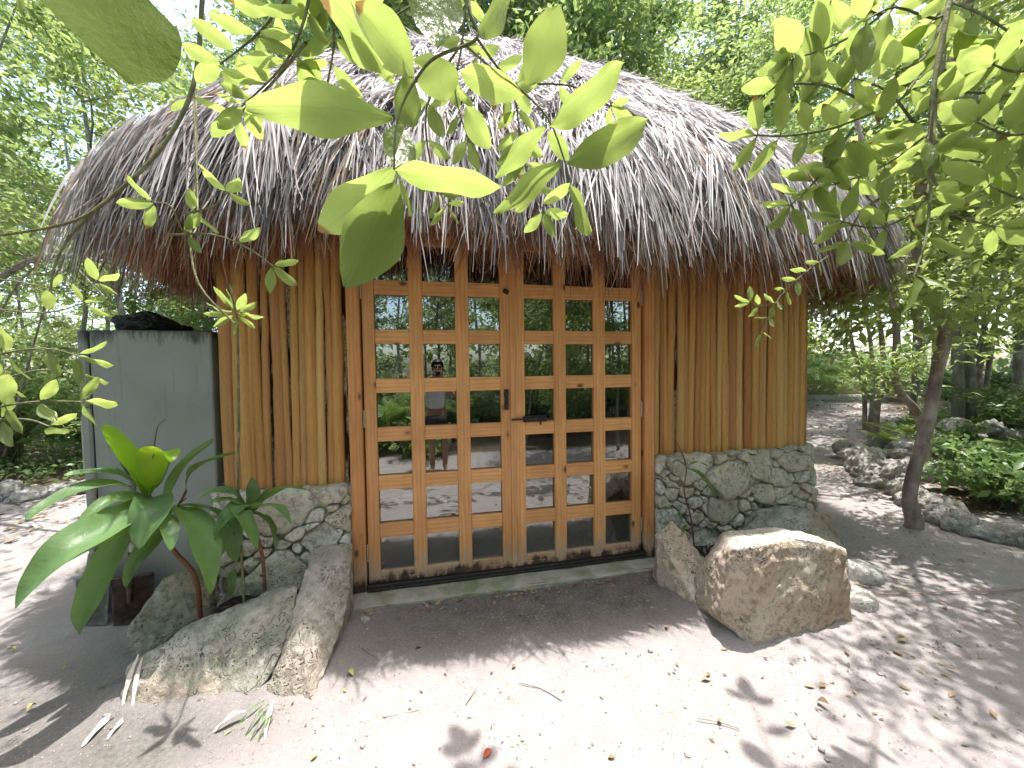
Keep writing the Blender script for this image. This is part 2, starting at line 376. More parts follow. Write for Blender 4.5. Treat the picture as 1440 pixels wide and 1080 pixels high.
def ground_material():
    m, nt, out = mat('sandy_ground'); n = N(nt)
    wp = worldpos(n)
    a = n.new('ShaderNodeVertexColor', layer_name='floor')
    big = n.noise(wp, .9, 5, .6); med = n.noise(wp, 7, 5, .65); fin = n.noise(wp, 55, 5, .75); grit = n.noise(wp, 190, 3, .7)
    sand = n.ramp(med, [(.3, (.285, .257, .252)), (.7, (.385, .350, .345))])
    sand = n.mix(n.ramp(big, [(.40, (0,0,0)), (.66, (.55,.55,.55))]), sand, (.31, .275, .26))
    sand = n.mix(n.ramp(fin, [(.26, (.75,.75,.75)), (.42, (0,0,0))]), sand, (.22, .18, .16))
    sand = n.mix(n.ramp(grit, [(.30, (.75,.75,.75)), (.42, (0,0,0))]), sand, (.16, .13, .12))
    sand = n.mix(n.ramp(fin, [(.60, (0,0,0)), (.72, (.6,.6,.6))]), sand, (.66, .62, .61))
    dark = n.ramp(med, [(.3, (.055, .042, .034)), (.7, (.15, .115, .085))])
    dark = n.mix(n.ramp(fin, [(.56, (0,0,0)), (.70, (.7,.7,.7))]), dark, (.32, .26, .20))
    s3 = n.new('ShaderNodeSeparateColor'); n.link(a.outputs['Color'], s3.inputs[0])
    shade_dirt = n.math('MULTIPLY', s3.outputs['Green'], n.math('ADD', med, .35), True)  # painted shade: sand colour darkened, mixed with grey gravelly dirt
    col = n.mix(shade_dirt, sand, n.ramp(fin, [(.35, (.05, .045, .038)), (.6, (.135, .127, .11))]))
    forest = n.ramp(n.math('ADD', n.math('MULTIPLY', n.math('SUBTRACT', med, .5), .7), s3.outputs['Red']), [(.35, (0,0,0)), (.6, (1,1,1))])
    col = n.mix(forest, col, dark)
    h = n.math('ADD', n.math('ADD', n.math('MULTIPLY', med, .9), n.math('MULTIPLY', fin, .5)), n.math('MULTIPLY', grit, .3))
    n.link(n.principled(col, .95, n.bump(h, .8, .022), .15), out.inputs[0]); return m
M['ground'] = ground_material()

# ------------------------------------------------------------------ object helpers
def tag(o, label=None, cat=None, group=None, kind=None):
    if label: o['label'] = label
    if cat: o['category'] = cat
    if group: o['group'] = group
    if kind: o['kind'] = kind
    return o
def empty(name, loc, label, cat, group=None):
    o = bpy.data.objects.new(name, None); COL.objects.link(o); o.location = loc
    o.empty_display_size = .1
    return tag(o, label, cat, group)
def link(name, me, parent=None, M4=None, m=None):
    o = bpy.data.objects.new(name, me); COL.objects.link(o)
    if m is not None and len(me.materials) == 0: me.materials.append(m)
    if parent is not None: o.parent = parent
    if M4 is not None: o.matrix_basis = M4
    return o
def rel(parent):                                   # world -> local for translated empties
    loc = Vector((0, 0, 0)); p = parent
    while p is not None: loc += p.matrix_basis.translation; p = p.parent
    return Matrix.Translation(-loc)
def mesh_np(name, V, F, m, smooth=False, colors=None, cname='tone'):
    V = np.asarray(V, np.float32).reshape(-1, 3); F = np.asarray(F, np.int32)
    me = bpy.data.meshes.new(name)
    k = F.shape[1]
    me.vertices.add(len(V)); me.vertices.foreach_set('co', V.ravel())
    me.loops.add(F.size); me.loops.foreach_set('vertex_index', F.ravel())
    me.polygons.add(len(F)); me.polygons.foreach_set('loop_start', np.arange(len(F), dtype=np.int32)*k)
    try: me.polygons.foreach_set('loop_total', np.full(len(F), k, np.int32))
    except Exception: pass
    if smooth: me.polygons.foreach_set('use_smooth', np.ones(len(F), bool))
    if colors is not None:
        ca = me.color_attributes.new(cname, 'FLOAT_COLOR', 'POINT')
        c4 = np.ones((len(V), 4), np.float32); c4[:, :3] = colors
        ca.data.foreach_set('color', c4.ravel())
    me.update(calc_edges=True)
    if m: me.materials.append(m)
    return me
def bm_mesh(name, bm, m=None, smooth=False):
    me = bpy.data.meshes.new(name); bmesh.ops.recalc_face_normals(bm, faces=bm.faces)
    bm.to_mesh(me); bm.free()
    if m: me.materials.append(m)
    if smooth: me.polygons.foreach_set('use_smooth', np.ones(len(me.polygons), bool))
    return me
def box_bm(bm, c, s, bev=0.0, rot=None):
    g = bmesh.ops.create_cube(bm, size=1.0)
    vs = g['verts']
    bmesh.ops.scale(bm, vec=s, verts=vs)
    if bev > 0:
        es = list({e for v in vs for e in v.link_edges})
        r = bmesh.ops.bevel(bm, geom=es, offset=bev, segments=1, affect='EDGES')
        vs = list({v for f in r['faces'] for v in f.verts} | {v for v in vs if v.is_valid})
    if rot is not None: bmesh.ops.transform(bm, matrix=rot, verts=vs)
    bmesh.ops.translate(bm, vec=c, verts=vs)
    return vs
def box_mesh(name, s, m, bev=.003):
    bm = bmesh.new(); box_bm(bm, (0, 0, 0), s, bev); return bm_mesh(name, bm, m)
def tube_data(pts, rad, seg=6):
    pts = [Vector(p) for p in pts]; n = len(pts); V = []; F = []
    up = Vector((0, 0, 1))
    prev = None
    for i, p in enumerate(pts):
        d = (pts[min(i+1, n-1)] - pts[max(i-1, 0)])
        d = d.normalized() if d.length > 1e-9 else up
        if prev is None:
            a = d.cross(Vector((.31, .95, .05))).normalized()
        else:
            a = (prev - d * prev.dot(d)).normalized()
        prev = a; b = d.cross(a)
        for k in range(seg):
            t = 2*math.pi*k/seg
            V.append(p + (a*math.cos(t) + b*math.sin(t)) * rad[i])
    for i in range(n-1):
        for k in range(seg):
            F.append((i*seg+k, i*seg+(k+1) % seg, (i+1)*seg+(k+1) % seg, (i+1)*seg+k))
    e = len(V)-seg
    V.append(pts[-1]); F += [(e+k, e+(k+1) % seg, len(V)-1, len(V)-1) for k in range(0)]
    V.pop()
    return V, F
class Bag:
    def __init__(s): s.V = []; s.F = []
    def add(s, V, F):
        o = len(s.V); s.V += [tuple(v) for v in V]; s.F += [tuple(i+o for i in f) for f in F]
    def tube(s, pts, rad, seg=6): s.add(*tube_data(pts, rad, seg))
    def mesh(s, name, m, smooth=True): return mesh_np(name, s.V, s.F, m, smooth)
def smooth_path(pts, k=4):
    P = [Vector(p) for p in pts]; out = []
    for i in range(len(P)-1):
        p0 = P[max(i-1, 0)]; p1 = P[i]; p2 = P[i+1]; p3 = P[min(i+2, len(P)-1)]
        for j in range(k):
            t = j/k
            out.append(.5*((2*p1) + (p2-p0)*t + (2*p0-5*p1+4*p2-p3)*t*t + (3*p1-p0-3*p2+p3)*t*t*t))
    out.append(P[-1]); return out
ORD = ['first','second','third','fourth','fifth','sixth','seventh','eighth','ninth','tenth','eleventh','twelfth','thirteenth','fourteenth',
       'fifteenth','sixteenth','seventeenth','eighteenth','nineteenth','twentieth','twenty-first','twenty-second','twenty-third','twenty-fourth',
       'twenty-fifth','twenty-sixth','twenty-seventh','twenty-eighth','twenty-ninth','thirtieth','thirty-first','thirty-second','thirty-third','thirty-fourth','thirty-fifth','thirty-sixth']
_T = ['thirty', 'forty', 'fifty', 'sixty']; _U = ORD[:9]
ORD = ORD[:30] + ['%s-%s' % (t, u) if u else t[:-1]+'ieth' for t in _T for u in [None]+_U][1:]
def screen_x(p):
    q = cam.matrix_world.inverted() @ Vector(p)
    return 720 + FPX*q.x/max(.01, -q.z) if q.z < 0 else (9999 if q.x > 0 else -9999)

# ------------------------------------------------------------------ ground
def sstep(a, b, x):
    t = np.clip((x-a)/(b-a), 0, 1); return t*t*(3-2*t)
def gh_np(x, y):
    d = np.sqrt((x-1)**2 + (y+.5)**2)
    h = .035*np.clip(d-7, 0, 14) + .015*np.sin(x*1.3+.5)*np.cos(y*1.1) * sstep(1.5, 4, d)
    near = np.abs(y)*0
    h = h + sstep(.2, 1.4, (x-5.2) - (y*.5))*.10 * sstep(-3, -1, y)
    return h
def gh(x, y): return float(gh_np(np.float64(x), np.float64(y)))
BANKS = [(2.15, -.80, .46, .30), (-1.22, -.62, .40, .24), (-.76, -.52, .22, .42), (1.80, -.52, .22, .24), (-1.66, -.28, .20, .18), (2.9, -.3, .5, .2)]
def relief(x, y):
    h = .013*noise.noise((x*2.2, y*2.2, 0)) + .008*noise.noise((x*7, y*7, 3)) + .0045*noise.noise((x*19, y*19, 9))
    for bx0, by0, ra, rb in BANKS:
        d = math.sqrt(((x-bx0)/ra)**2 + ((y-by0)/rb)**2)
        h += .030*math.exp(-max(0, d-.95)*5.5)*(1+.6*noise.noise((x*9, y*9, 5)))
    return h
def build_ground():
    def axis(c, lo, hi, fine, n1, n2):
        a = np.linspace(c-fine, c+fine, n1)
        k = np.linspace(0, 1, n2)[1:]**2.2
        return np.concatenate([(c-fine) - (c-fine-lo)*k[::-1], a, (c+fine) + (hi-c-fine)*k])
    xs = axis(.8, -120, 120, 4.2, 230, 45); ys = axis(-.6, -120, 120, 2.4, 150, 50)
    X, Y = np.meshgrid(xs, ys)
    Z = gh_np(X, Y)
    fz = np.zeros_like(Z)
    for i in range(X.shape[0]):
        for j in range(X.shape[1]):
            x, y = X[i, j], Y[i, j]
            if abs(x-.8) < 4.5 and abs(y+.6) < 2.7:
                fz[i, j] = relief(x, y)
    Z = Z + fz
    # forest floor mask (red) and mask of painted shade with grey gravelly dirt (green)
    # sandy yard + path running back to the right between hut and stone edging
    pathc = np.interp(X, [3.5, 5, 7.5, 12, 20, 40], [.2, 1.2, 3.1, 6.2, 12.0, 24.0])
    onpath = 1 - sstep(1.0, 1.9, np.abs(Y-pathc))
    onpath = np.where(X > 3.0, onpath, 0)
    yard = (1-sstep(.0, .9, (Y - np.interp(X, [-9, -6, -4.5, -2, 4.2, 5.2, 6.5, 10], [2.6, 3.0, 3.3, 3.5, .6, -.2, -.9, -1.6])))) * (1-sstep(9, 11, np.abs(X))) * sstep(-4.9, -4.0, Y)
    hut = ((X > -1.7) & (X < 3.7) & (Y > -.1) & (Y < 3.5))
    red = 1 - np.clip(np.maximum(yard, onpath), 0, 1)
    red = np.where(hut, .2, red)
    g1 = np.exp(-(((X-.75)/1.4)**4 + ((Y+.35)/.44)**4)) * .95  # eave shade painted into the doorstep sand, with some grey gravel
    g2 = np.exp(-(((X+2.3)/1.2)**4 + ((Y+.95)/.75)**4)) * .72 + np.exp(-(((X+1.1)/.5)**2 + ((Y+1.0)/.2)**2)) * .5  # shade of the left ground painted into its colour, partly dirt
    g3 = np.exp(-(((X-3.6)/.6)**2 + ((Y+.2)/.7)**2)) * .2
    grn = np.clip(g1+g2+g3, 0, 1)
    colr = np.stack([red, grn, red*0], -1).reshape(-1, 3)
    ny, nx = X.shape
    idx = np.arange(nx*ny).reshape(ny, nx)
    F = np.stack([idx[:-1, :-1], idx[:-1, 1:], idx[1:, 1:], idx[1:, :-1]], -1).reshape(-1, 4)
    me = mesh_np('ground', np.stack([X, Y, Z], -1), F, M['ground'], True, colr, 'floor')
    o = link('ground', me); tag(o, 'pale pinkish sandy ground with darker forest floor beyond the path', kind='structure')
build_ground()

# ------------------------------------------------------------------ the hut
hut = empty('thatched_hut', (1.0, 1.65, 0), 'palm-thatched hut with upright pole walls on a rough limestone base and a glazed double door', 'hut')
def part(name, me, M4=None, parent=hut, label=None):
    o = link(name, me, parent)
    o.matrix_basis = rel(parent) @ (M4 if M4 is not None else Matrix.Identity(4))
    if label: o['label'] = label
    return o
T = Matrix.Translation
def Rm(a, ax): return Matrix.Rotation(a, 4, ax)

# perimeter path of the wall (outer face of the poles), counter-clockwise from the front left of the door
XL, XR, YB, RC = -1.50, 3.52, 3.30, .28
def perim(s, off=0.0):
    """s metres from the front left corner start, going right along the front and round the house; returns point and outward normal"""
    segs = [('l', (XL+RC, 0), (XR-RC, 0), (0, -1)), ('a', (XR-RC, RC), -90), ('l', (XR, RC), (XR, YB-RC), (1, 0)), ('a', (XR-RC, YB-RC), 0),
            ('l', (XR-RC, YB), (XL+RC, YB), (0, 1)), ('a', (XL+RC, YB-RC), 90), ('l', (XL, YB-RC), (XL, RC), (-1, 0)), ('a', (XL+RC, RC), 180)]
    for g in segs:
        if g[0] == 'l':
            L = math.dist(g[1], g[2])
            if s <= L:
                k = s/L; p = (g[1][0]+(g[2][0]-g[1][0])*k, g[1][1]+(g[2][1]-g[1][1])*k); nrm = g[3]; break
        else:
            L = RC*math.pi/2
            if s <= L:
                a = R(g[2]) + s/RC; nrm = (math.cos(a), math.sin(a)); p = (g[1][0]+RC*nrm[0], g[1][1]+RC*nrm[1]); break
        s -= L
    return Vector((p[0]+nrm[0]*off, p[1]+nrm[1]*off, 0)), Vector((nrm[0], nrm[1], 0))
LTOT = 2*(XR-XL-2*RC) + 2*(YB-2*RC) + 2*math.pi*RC
S0 = XL+RC                                   # s = x - S0 on the front

# --- poles
pole_meshes = []
for i in range(16):
    V = []; F = []; seg = 10; nz = 15
    ph = random.random()*6; bend = random.uniform(.008, .028); r0 = 1.0
    for k in range(nz):
        z = k/(nz-1)
        cx = bend*math.sin(z*random.choice([2.5, 3, 3.6]) + ph) + random.uniform(-.0022, .0022)
        cy = bend*.3*math.cos(z*3+ph)
        rr = 1 + .11*noise.noise((i*9.1, z*3.2, 0)) - .13*(z-.5)
        kn = .10 if random.random() < .13 else 0
        for j in range(seg):
            t = 2*math.pi*j/seg
            q = rr*(1 + .07*noise.noise((math.cos(t)*1.2+i*5, math.sin(t)*1.2, z*4)) + kn*max(0, math.cos(t-ph*3)))
            V.append((cx*25 + q*math.cos(t), cy*25 + q*math.sin(t), z))
    for k in range(nz-1):
        for j in range(seg): F.append((k*seg+j, k*seg+(j+1) % seg, (k+1)*seg+(j+1) % seg, (k+1)*seg+j))
    bmv = V; me = bpy.data.meshes.new('pole')
    F2 = [tuple(f) for f in F] + [tuple(range(seg))[::-1], tuple(range((nz-1)*seg, nz*seg))]
    me.from_pydata(bmv, [], F2); me.polygons.foreach_set('use_smooth', [len(f) == 4 for f in F2]); me.materials.append(M['pole']); me.update()
    pole_meshes.append(me)
backing = bmesh.new()
pw = None
def wall_strip(s0, s1, off, z0, z1, step=.12):
    V = []; F = []
    n_ = max(2, int((s1-s0)/step))
    for i in range(n_+1):
        p, nr = perim((s0+(s1-s0)*i/n_) % LTOT, off)
        V += [(p.x, p.y, z0), (p.x, p.y, z1)]
    for i in range(n_): F.append((2*i, 2*i+2, 2*i+3, 2*i+1))
    return V, F
DS0, DS1 = -.60 - S0, 1.79 - S0                 # door gap along s
b = Bag(); b.add(*wall_strip(DS1, LTOT + DS0, -.045, .80, 2.75)); b.add(*wall_strip(DS1, LTOT+DS0, -.11, .80, 2.75))
pole_wall = part('pole_wall', b.mesh('pole_wall', M['plaster'], False))
s = DS1 + .005
npole = 0
while s < LTOT + DS0 - .01:
    front = s < (XR-S0) + .3 or s > LTOT - .3 - .4
    last_front_right = abs(s - (XR-RC-S0+.12)) < .05
    w = random.choice([random.uniform(.044, .060), random.uniform(.060, .082)])
    if abs(s - (XR-RC-S0+.20)) < .045: w = .105
    if s < DS1 + .02: w = .07
    s += w/2
    if s > LTOT + DS0 - .02: break
    p, nr = perim(s % LTOT, -.032)
    r = w/2*1.03
    zb = .845 + random.uniform(-.02, .015) + (-.03 if s > LTOT-2 else .02)
    ang = math.atan2(nr.y, nr.x) + math.pi/2
    me = pole_meshes[(npole*7) % 16]
    zt = 2.78 + random.uniform(-.03, .03)
    lean = random.uniform(-.006, .006)
    M4 = T((p.x, p.y, zb)) @ Rm(ang, 'Z') @ Rm(lean, 'Y') @ Rm(random.choice([0, math.pi]), 'Z') @ Matrix.Diagonal((r, r*.85, zt-zb, 1))
    o = part('pole', me, M4, pole_wall)
    npole += 1
    s += w/2 + random.uniform(-.007, .0) + (.010 if random.random() < .07 else 0)

# --- stone base
def voronoi_cells(w, h, pts, ax=1.0):
    cells = []
    for i, p in enumerate(pts):
        poly = [(0, 0), (w, 0), (w, h), (0, h)]
        for j, q in enumerate(pts):
            if i == j: continue
            dx, dy = (q[0]-p[0]), (q[1]-p[1])*ax
            if dx*dx + dy*dy > 1.2: continue
            tt_ = .5 + max(-.32, min(.32, ((p[2]**2-q[2]**2)/4)/(2*(dx*dx+dy*dy)+1e-6)*2.4)); mx, my = p[0]+(q[0]-p[0])*tt_, p[1]+(q[1]-p[1])*tt_
            fn = lambda a: (a[0]-mx)*dx + (a[1]-my)*dy*ax
            new = []
            for k in range(len(poly)):
                a, c = poly[k], poly[(k+1) % len(poly)]
                fa, fc = fn(a), fn(c)
                if fa <= 0: new.append(a)
                if (fa < 0 < fc) or (fc < 0 < fa):
                    t = fa/(fa-fc); new.append((a[0]+(c[0]-a[0])*t, a[1]+(c[1]-a[1])*t))
            poly = new
            if len(poly) < 3: break
        if len(poly) >= 3: cells.append((p, poly))
    return cells
def poisson(w, h, rfun, n, rs):
    pts = []
    for kk in range(n):
        p = (rs.uniform(0, w), rs.uniform(0, h)); r = max(rfun(p) for _ in range(4)) if kk < n*.3 else rfun(p)
        if all((p[0]-q[0])**2 + ((p[1]-q[1])*1.35)**2 > (max(r, q[2])*.5 + min(r, q[2])*.5)**2 for q in pts): pts.append((p[0], p[1], r))
    return pts
def stone_mesh(poly, cx, cy, seed, mapf, proud=.05, joint=.007):
    P = []
    for k in range(len(poly)):
        a, c = poly[k], poly[(k+1) % len(poly)]
        L = math.dist(a, c); m_ = max(1, int(L/.028))
        for t in range(m_): P.append((a[0]+(c[0]-a[0])*t/m_, a[1]+(c[1]-a[1])*t/m_))
    n_ = len(P)
    if n_ < 5: return None
    for _ in range(1): P = [((P[i-1][0]+2*P[i][0]+P[(i+1) % n_][0])/4, (P[i-1][1]+2*P[i][1]+P[(i+1) % n_][1])/4) for i in range(n_)]
    size = sum(math.dist(p, (cx, cy)) for p in P)/n_
    tilt = (random.uniform(-.18, .18), random.uniform(-.18, .18))
    V = []; F = []
    rings = [(joint, -.03), (joint*.8, proud*.72), (joint+.006, proud*.97), (joint+.35*size, proud*1.0), (joint+.7*size, proud*1.0)]
    for ri, (ins, hgt) in enumerate(rings):
        for i, p in enumerate(P):
            d = math.dist(p, (cx, cy)) or 1e-6
            k = max(0, (d-ins)/d) if ri < 3 else max(.05, (1 - (ins-joint)/max(size, .01)) * (d-joint)/d)
            x = cx + (p[0]-cx)*k; y = cy + (p[1]-cy)*k
            j = noise.noise((x*15, y*15, 4.0))*.022 + noise.noise((x*42, y*42, 8.0))*.008; j2 = noise.noise((x*15, y*15, 44.0))*.022 + noise.noise((x*42, y*42, 48.0))*.008
            hh = hgt
            if ri >= 1:
                hh += noise.noise((x*9, y*9, seed*1.7))*.030*(.5 if ri == 1 else 1) + noise.noise((x*32, y*32, seed))*.012 + tilt[0]*(x-cx) + tilt[1]*(y-cy)
            V.append(mapf(x+j, y+j2, hh))
    c = mapf(cx, cy, proud*1.03 + noise.noise((cx*9, cy*9, seed*1.7))*.022)
    for ri in range(len(rings)-1):
        for i in range(n_): F.append((ri*n_+i, ri*n_+(i+1) % n_, (ri+1)*n_+(i+1) % n_, (ri+1)*n_+i))
    V.append(c); L_ = (len(rings)-1)*n_
    F3 = [(L_+i, L_+(i+1) % n_, len(V)-1) for i in range(n_)]
    me = bpy.data.meshes.new('stone'); me.from_pydata([tuple(v) for v in V], [], F+F3)
    me.polygons.foreach_set('use_smooth', np.ones(len(me.polygons), bool)); me.materials.append(M['masonry']); me.update()
    return me
base_mesh = Bag()
H_R, H_L = .885, .845
base_mesh.add(*wall_strip(DS1, LTOT-1.0, .01, -.05, .84)); base_mesh.add(*wall_strip(LTOT-1.0, LTOT+DS0, .01, -.05, .81))
# ledge on top
def ledge(s0, s1, z):
    V = []; F = []; n_ = int((s1-s0)/.1)
    for i in range(n_+1):
        p, nr = perim((s0+(s1-s0)*i/n_) % LTOT, .015); q, _ = perim((s0+(s1-s0)*i/n_) % LTOT, -.12)
        V += [(p.x, p.y, z), (q.x, q.y, z)]
    for i in range(n_): F.append((2*i, 2*i+2, 2*i+3, 2*i+1))
    return V, F
base_mesh.add(*ledge(DS1, LTOT-1.0, .838)); base_mesh.add(*ledge(LTOT-1.0, LTOT+DS0, .808))
stone_base = part('stone_base', base_mesh.mesh('stone_base', M['mortar'], False))
rs = random.Random(5)
def masonry(s0, s1, h, rfun, tries, seed, proud=.055, ax=1.35):
    w = s1-s0; pts = poisson(w, h, rfun, tries, rs); k = 0
    def mapf(x, y, d):
        p, nr = perim((s0 + x) % LTOT, 0)
        flare = .02 + .05*max(0, (h-y)/h)
        return p + nr*(d + flare - .01) + Vector((0, 0, y))
    for (p, poly) in voronoi_cells(w, h, pts, ax):
        area = abs(sum(poly[i][0]*poly[(i+1) % len(poly)][1]-poly[(i+1) % len(poly)][0]*poly[i][1] for i in range(len(poly))))/2
        if area < .0006: continue
        cx = sum(a[0] for a in poly)/len(poly); cy = sum(a[1] for a in poly)/len(poly)
        # uneven top course
        poly = [(a[0], a[1] + (noise.noise((a[0]*9+seed, 1, 0))*.018 if a[1] > h-.001 else 0)) for a in poly]
        me = stone_mesh(poly, cx, cy, seed + k*1.37, mapf, proud*rs.uniform(.6, 1.2), .0035)
        if me: part('stone', me, None, stone_base)
        k += 1
# front right with a few big stones, small flat ones at the corner
masonry(DS1, 1.15+DS1, H_R, lambda p: rs.choice([.38, .26, .10, .065, .05]), 1500, 11)
masonry(1.15+DS1, 2.35+DS1, H_R, lambda p: rs.choice([.22, .10, .065]), 1100, 31, .055, 1.9)
masonry(LTOT-.62, LTOT+DS0, H_L-.02, lambda p: rs.choice([.34, .20, .09, .06]), 1100, 51)
masonry(LTOT-1.5, LTOT-.62, H_L-.02, lambda p: rs.choice([.16, .10, .08]), 260, 71, .07, 1.7)

# --- interior: back wall with a barred opening, dark lining, rafters
bm = bmesh.new()
def bx(bm, x0, x1, y0, y1, z0, z1, bev=0): box_bm(bm, ((x0+x1)/2, (y0+y1)/2, (z0+z1)/2), (x1-x0, y1-y0, z1-z0), bev)
part('inner_floor', box_mesh('inner_floor', (4.6, 3.0, .05), M['mortar'], .0), T((1.0, 1.66, .02)))
# back door: a lattice that lets the green light behind show dimly through the panes
bm = bmesh.new()
for i in range(7): bx(bm, -.15+i*.30, -.15+i*.30+.09, 3.02, 3.06, .9, 2.45)
part('back_window_lattice', bm_mesh('back_window_lattice', bm, M['frame']))
bm = bmesh.new()
for i in range(5): bx(bm, -.15, 1.75, 3.062, 3.09, .9+i*.38, .98+i*.38)
part('back_window_rail', bm_mesh('back_window_rail', bm, M['frame']))

# --- door
DOOR_Z0, DOOR_Z1 = .07, 2.625
PX0, PXR, PIT, PW_ = -.412, .690, .3364, .235
ZT, ZP, PH_ = 2.526, .35454, .248            # top of the highest pane row, row pitch, pane height
frame = part('door_frame', box_mesh('lintel', (2.60, .11, .12), M['frame'], .006), T((.60, .02, 2.69)))
jm = box_mesh('jamb', (.088, .12, 2.66), M['frame'], .006)
part('jamb', jm, T((-.552, .025, 1.29)), frame); part('jamb', jm, T((1.742, .025, 1.29)), frame)
sm_ = box_mesh('sill_track', (2.2, .09, .022), M['iron'], .002)
part('sill_track', sm_, T((.595, .015, .058)), frame)
part('sill_track', box_mesh('sill_lip', (2.2, .02, .016), M['iron'], .002), T((.595, -.035, .040)), frame)
stile = box_mesh('stile', (.083, .045, DOOR_Z1-DOOR_Z0), M['door'], .004)
munt = box_mesh('muntin', (.0985, .040, DOOR_Z1-DOOR_Z0-.004), M['door'], .003)
Hroz = Rm(math.pi/2, 'Y')
rail_s = box_mesh('rail', (.1035, .034, PW_+.004), M['door'], .003)        # long axis local z, laid flat by the rotation
rail_b = box_mesh('rail', (.080, .034, PW_+.004), M['door'], .003)
pane = box_mesh('pane', (PW_+.02, .004, PH_+.02), M['glass'], 0)
zc = (DOOR_Z0+DOOR_Z1)/2
for leaf_i, x0 in enumerate((PX0, PXR)):
    le = box_mesh('kick_board', (PIT*2+PW_+.16, .006, .035), M['frame'], .001)
    dl = part('door_leaf', le, T((x0+(PIT*2+PW_)/2, -.004, .092)), hut,
              'left door leaf with small knobs on its closing stile' if leaf_i == 0 else 'right door leaf with a sliding bolt on its closing stile')
    dw = Vector(dl.matrix_basis.translation)
    part('stile', stile, T((x0-.0435, .0225, zc)), dl); part('stile', stile, T((x0+PIT*2+PW_+.0435, .0225, zc)), dl)
    for c in (0, 1): part('muntin', munt, T((x0+PW_+.0507+c*PIT, .021, zc)), dl)
    for c in range(3):
        xc = x0+PW_/2+c*PIT
        for rr in range(7):
            zt = ZT-ZP*rr
            if rr == 0: part('rail', rail_b, T((xc, .024, 2.575)) @ Hroz, dl)
            zb = zt-PH_
            if rr < 6: part('rail', rail_s, T((xc, .024+random.uniform(-.001, .001), zb-.0532)) @ Hroz @ Rm(random.choice([0, math.pi]), 'X'), dl)
            else: part('rail', rail_b, T((xc, .024, zb-.040)) @ Hroz, dl)
            part('pane', pane, T((xc, .036, zt-PH_/2)) @ Rm(random.uniform(-.004, .004), 'X') @ Rm(random.uniform(-.005, .005), 'Z'), dl)
    hx = x0-.088 if leaf_i == 0 else x0+PIT*2+PW_+.088
    hinge = box_mesh('hinge', (.012, .012, .13), M['steel'], .003)
    for hz in (.30, 1.28, 2.2): part('hinge', hinge, T((hx, -.003, hz)), dl)
    if leaf_i == 0:
        ast = box_mesh('astragal', (.044, .018, DOOR_Z1-DOOR_Z0), M['door'], .003)
        part('astragal', ast, T((.591, -.006, zc)), dl)
        for kz in (1.435, 1.345):
            bm = bmesh.new(); bmesh.ops.create_cone(bm, cap_ends=True, segments=16, radius1=.02, radius2=.014, depth=.028)
            part('knob', bm_mesh('knob', bm, M['iron']), T((.54, -.016, kz)) @ Rm(math.pi/2, 'X'), dl)
        part('bracket', box_mesh('bracket', (.045, .012, .035), M['iron'], .004), T((.545, -.006, 2.215)) @ Rm(.5, 'Y'), dl)
        part('lock_plate', box_mesh('lock_plate', (.035, .005, .16), M['iron'], .002), T((.54, -.002, 1.39)), dl)
    else:
        bm = bmesh.new()
        box_bm(bm, (0, 0, 0), (.19, .006, .05), .001)
        for bxx in (-.07, 0, .07): box_bm(bm, (bxx, -.014, 0), (.018, .03, .036), .003)
        bmesh.ops.create_cone(bm, cap_ends=True, segments=10, radius1=.008, radius2=.008, depth=.34, matrix=T((-.02, -.014, 0)) @ Rm(math.pi/2, 'Y'))
        box_bm(bm, (.035, -.03, -.02), (.01, .03, .05), .002)
        part('sliding_bolt', bm_mesh('sliding_bolt', bm, M['iron']), T((.765, -.006, 1.235)), dl)

# threshold slab
def rough_slab(name, x0, x1, y0, y1, z0, z1, m, amp=.006, step=.05):
    nx = int((x1-x0)/step); bm = bmesh.new(); box_bm(bm, ((x0+x1)/2, (y0+y1)/2, (z0+z1)/2), (x1-x0, y1-y0, z1-z0), .012)
    bmesh.ops.triangulate(bm, faces=[f for f in bm.faces])
    for _ in range(7):
        es = [e for e in bm.edges if e.calc_length() > step*1.6]
        if not es: break
        bmesh.ops.subdivide_edges(bm, edges=es, cuts=1); bmesh.ops.triangulate(bm, faces=[f for f in bm.faces if len(f.verts) > 3])
    bm.normal_update()
    for v in bm.verts:
        v.co += v.normal*(noise.noise(v.co*6)*amp*1.5 + noise.noise(v.co*22)*amp)
    return bm_mesh(name, bm, m, True)
part('threshold', rough_slab('threshold', -.60, 1.80, -.20, .12, -.08, .030, M['concrete'], .007))

# --- roof
RF = (.983, 1.734, 3.8, 2.337, 3.2, 2.90, .706, .815, 5.50, .82)
def roof(ph, t, drop=0.0):
    cx, cy, ax, ay, n_, ze, rx0, rx1, zr, pwr = RF
    c, s_ = np.cos(ph), np.sin(ph)
    r = (np.abs(c)**n_ + np.abs(s_)**n_)**(-1/n_)
    n_ = np.where(c < 0, 3.36, 3.01); r = (np.abs(c)**n_ + np.abs(s_)**n_)**(-1/n_)
    ex = cx + np.where(c < 0, 3.42, 3.86)*c*r; ey = cy + ay*s_*r
    rx = (rx0+rx1)/2 + (rx1-rx0)/2*c*r
    k = np.maximum(t, 0)**pwr
    return np.stack([ex+(rx-ex)*t, ey+(cy-ey)*t, ze+(zr-ze)*k - drop + np.minimum(t, 0)*4.0], -1)
def roof_frame(ph, t):
    e = 1e-3
    P = roof(ph, t); A = roof(ph+e, t)-roof(ph-e, t); D = roof(ph, np.maximum(t-e*5, .002))-roof(ph, np.maximum(t+e*5, .012))
    A /= np.linalg.norm(A, axis=-1, keepdims=True)+1e-9; D /= np.linalg.norm(D, axis=-1, keepdims=True)+1e-9
    Nn = np.cross(D, A); Nn /= np.linalg.norm(Nn, axis=-1, keepdims=True)+1e-9
    Nn *= np.sign(Nn[:, 2:3])
    return P, A, D, Nn
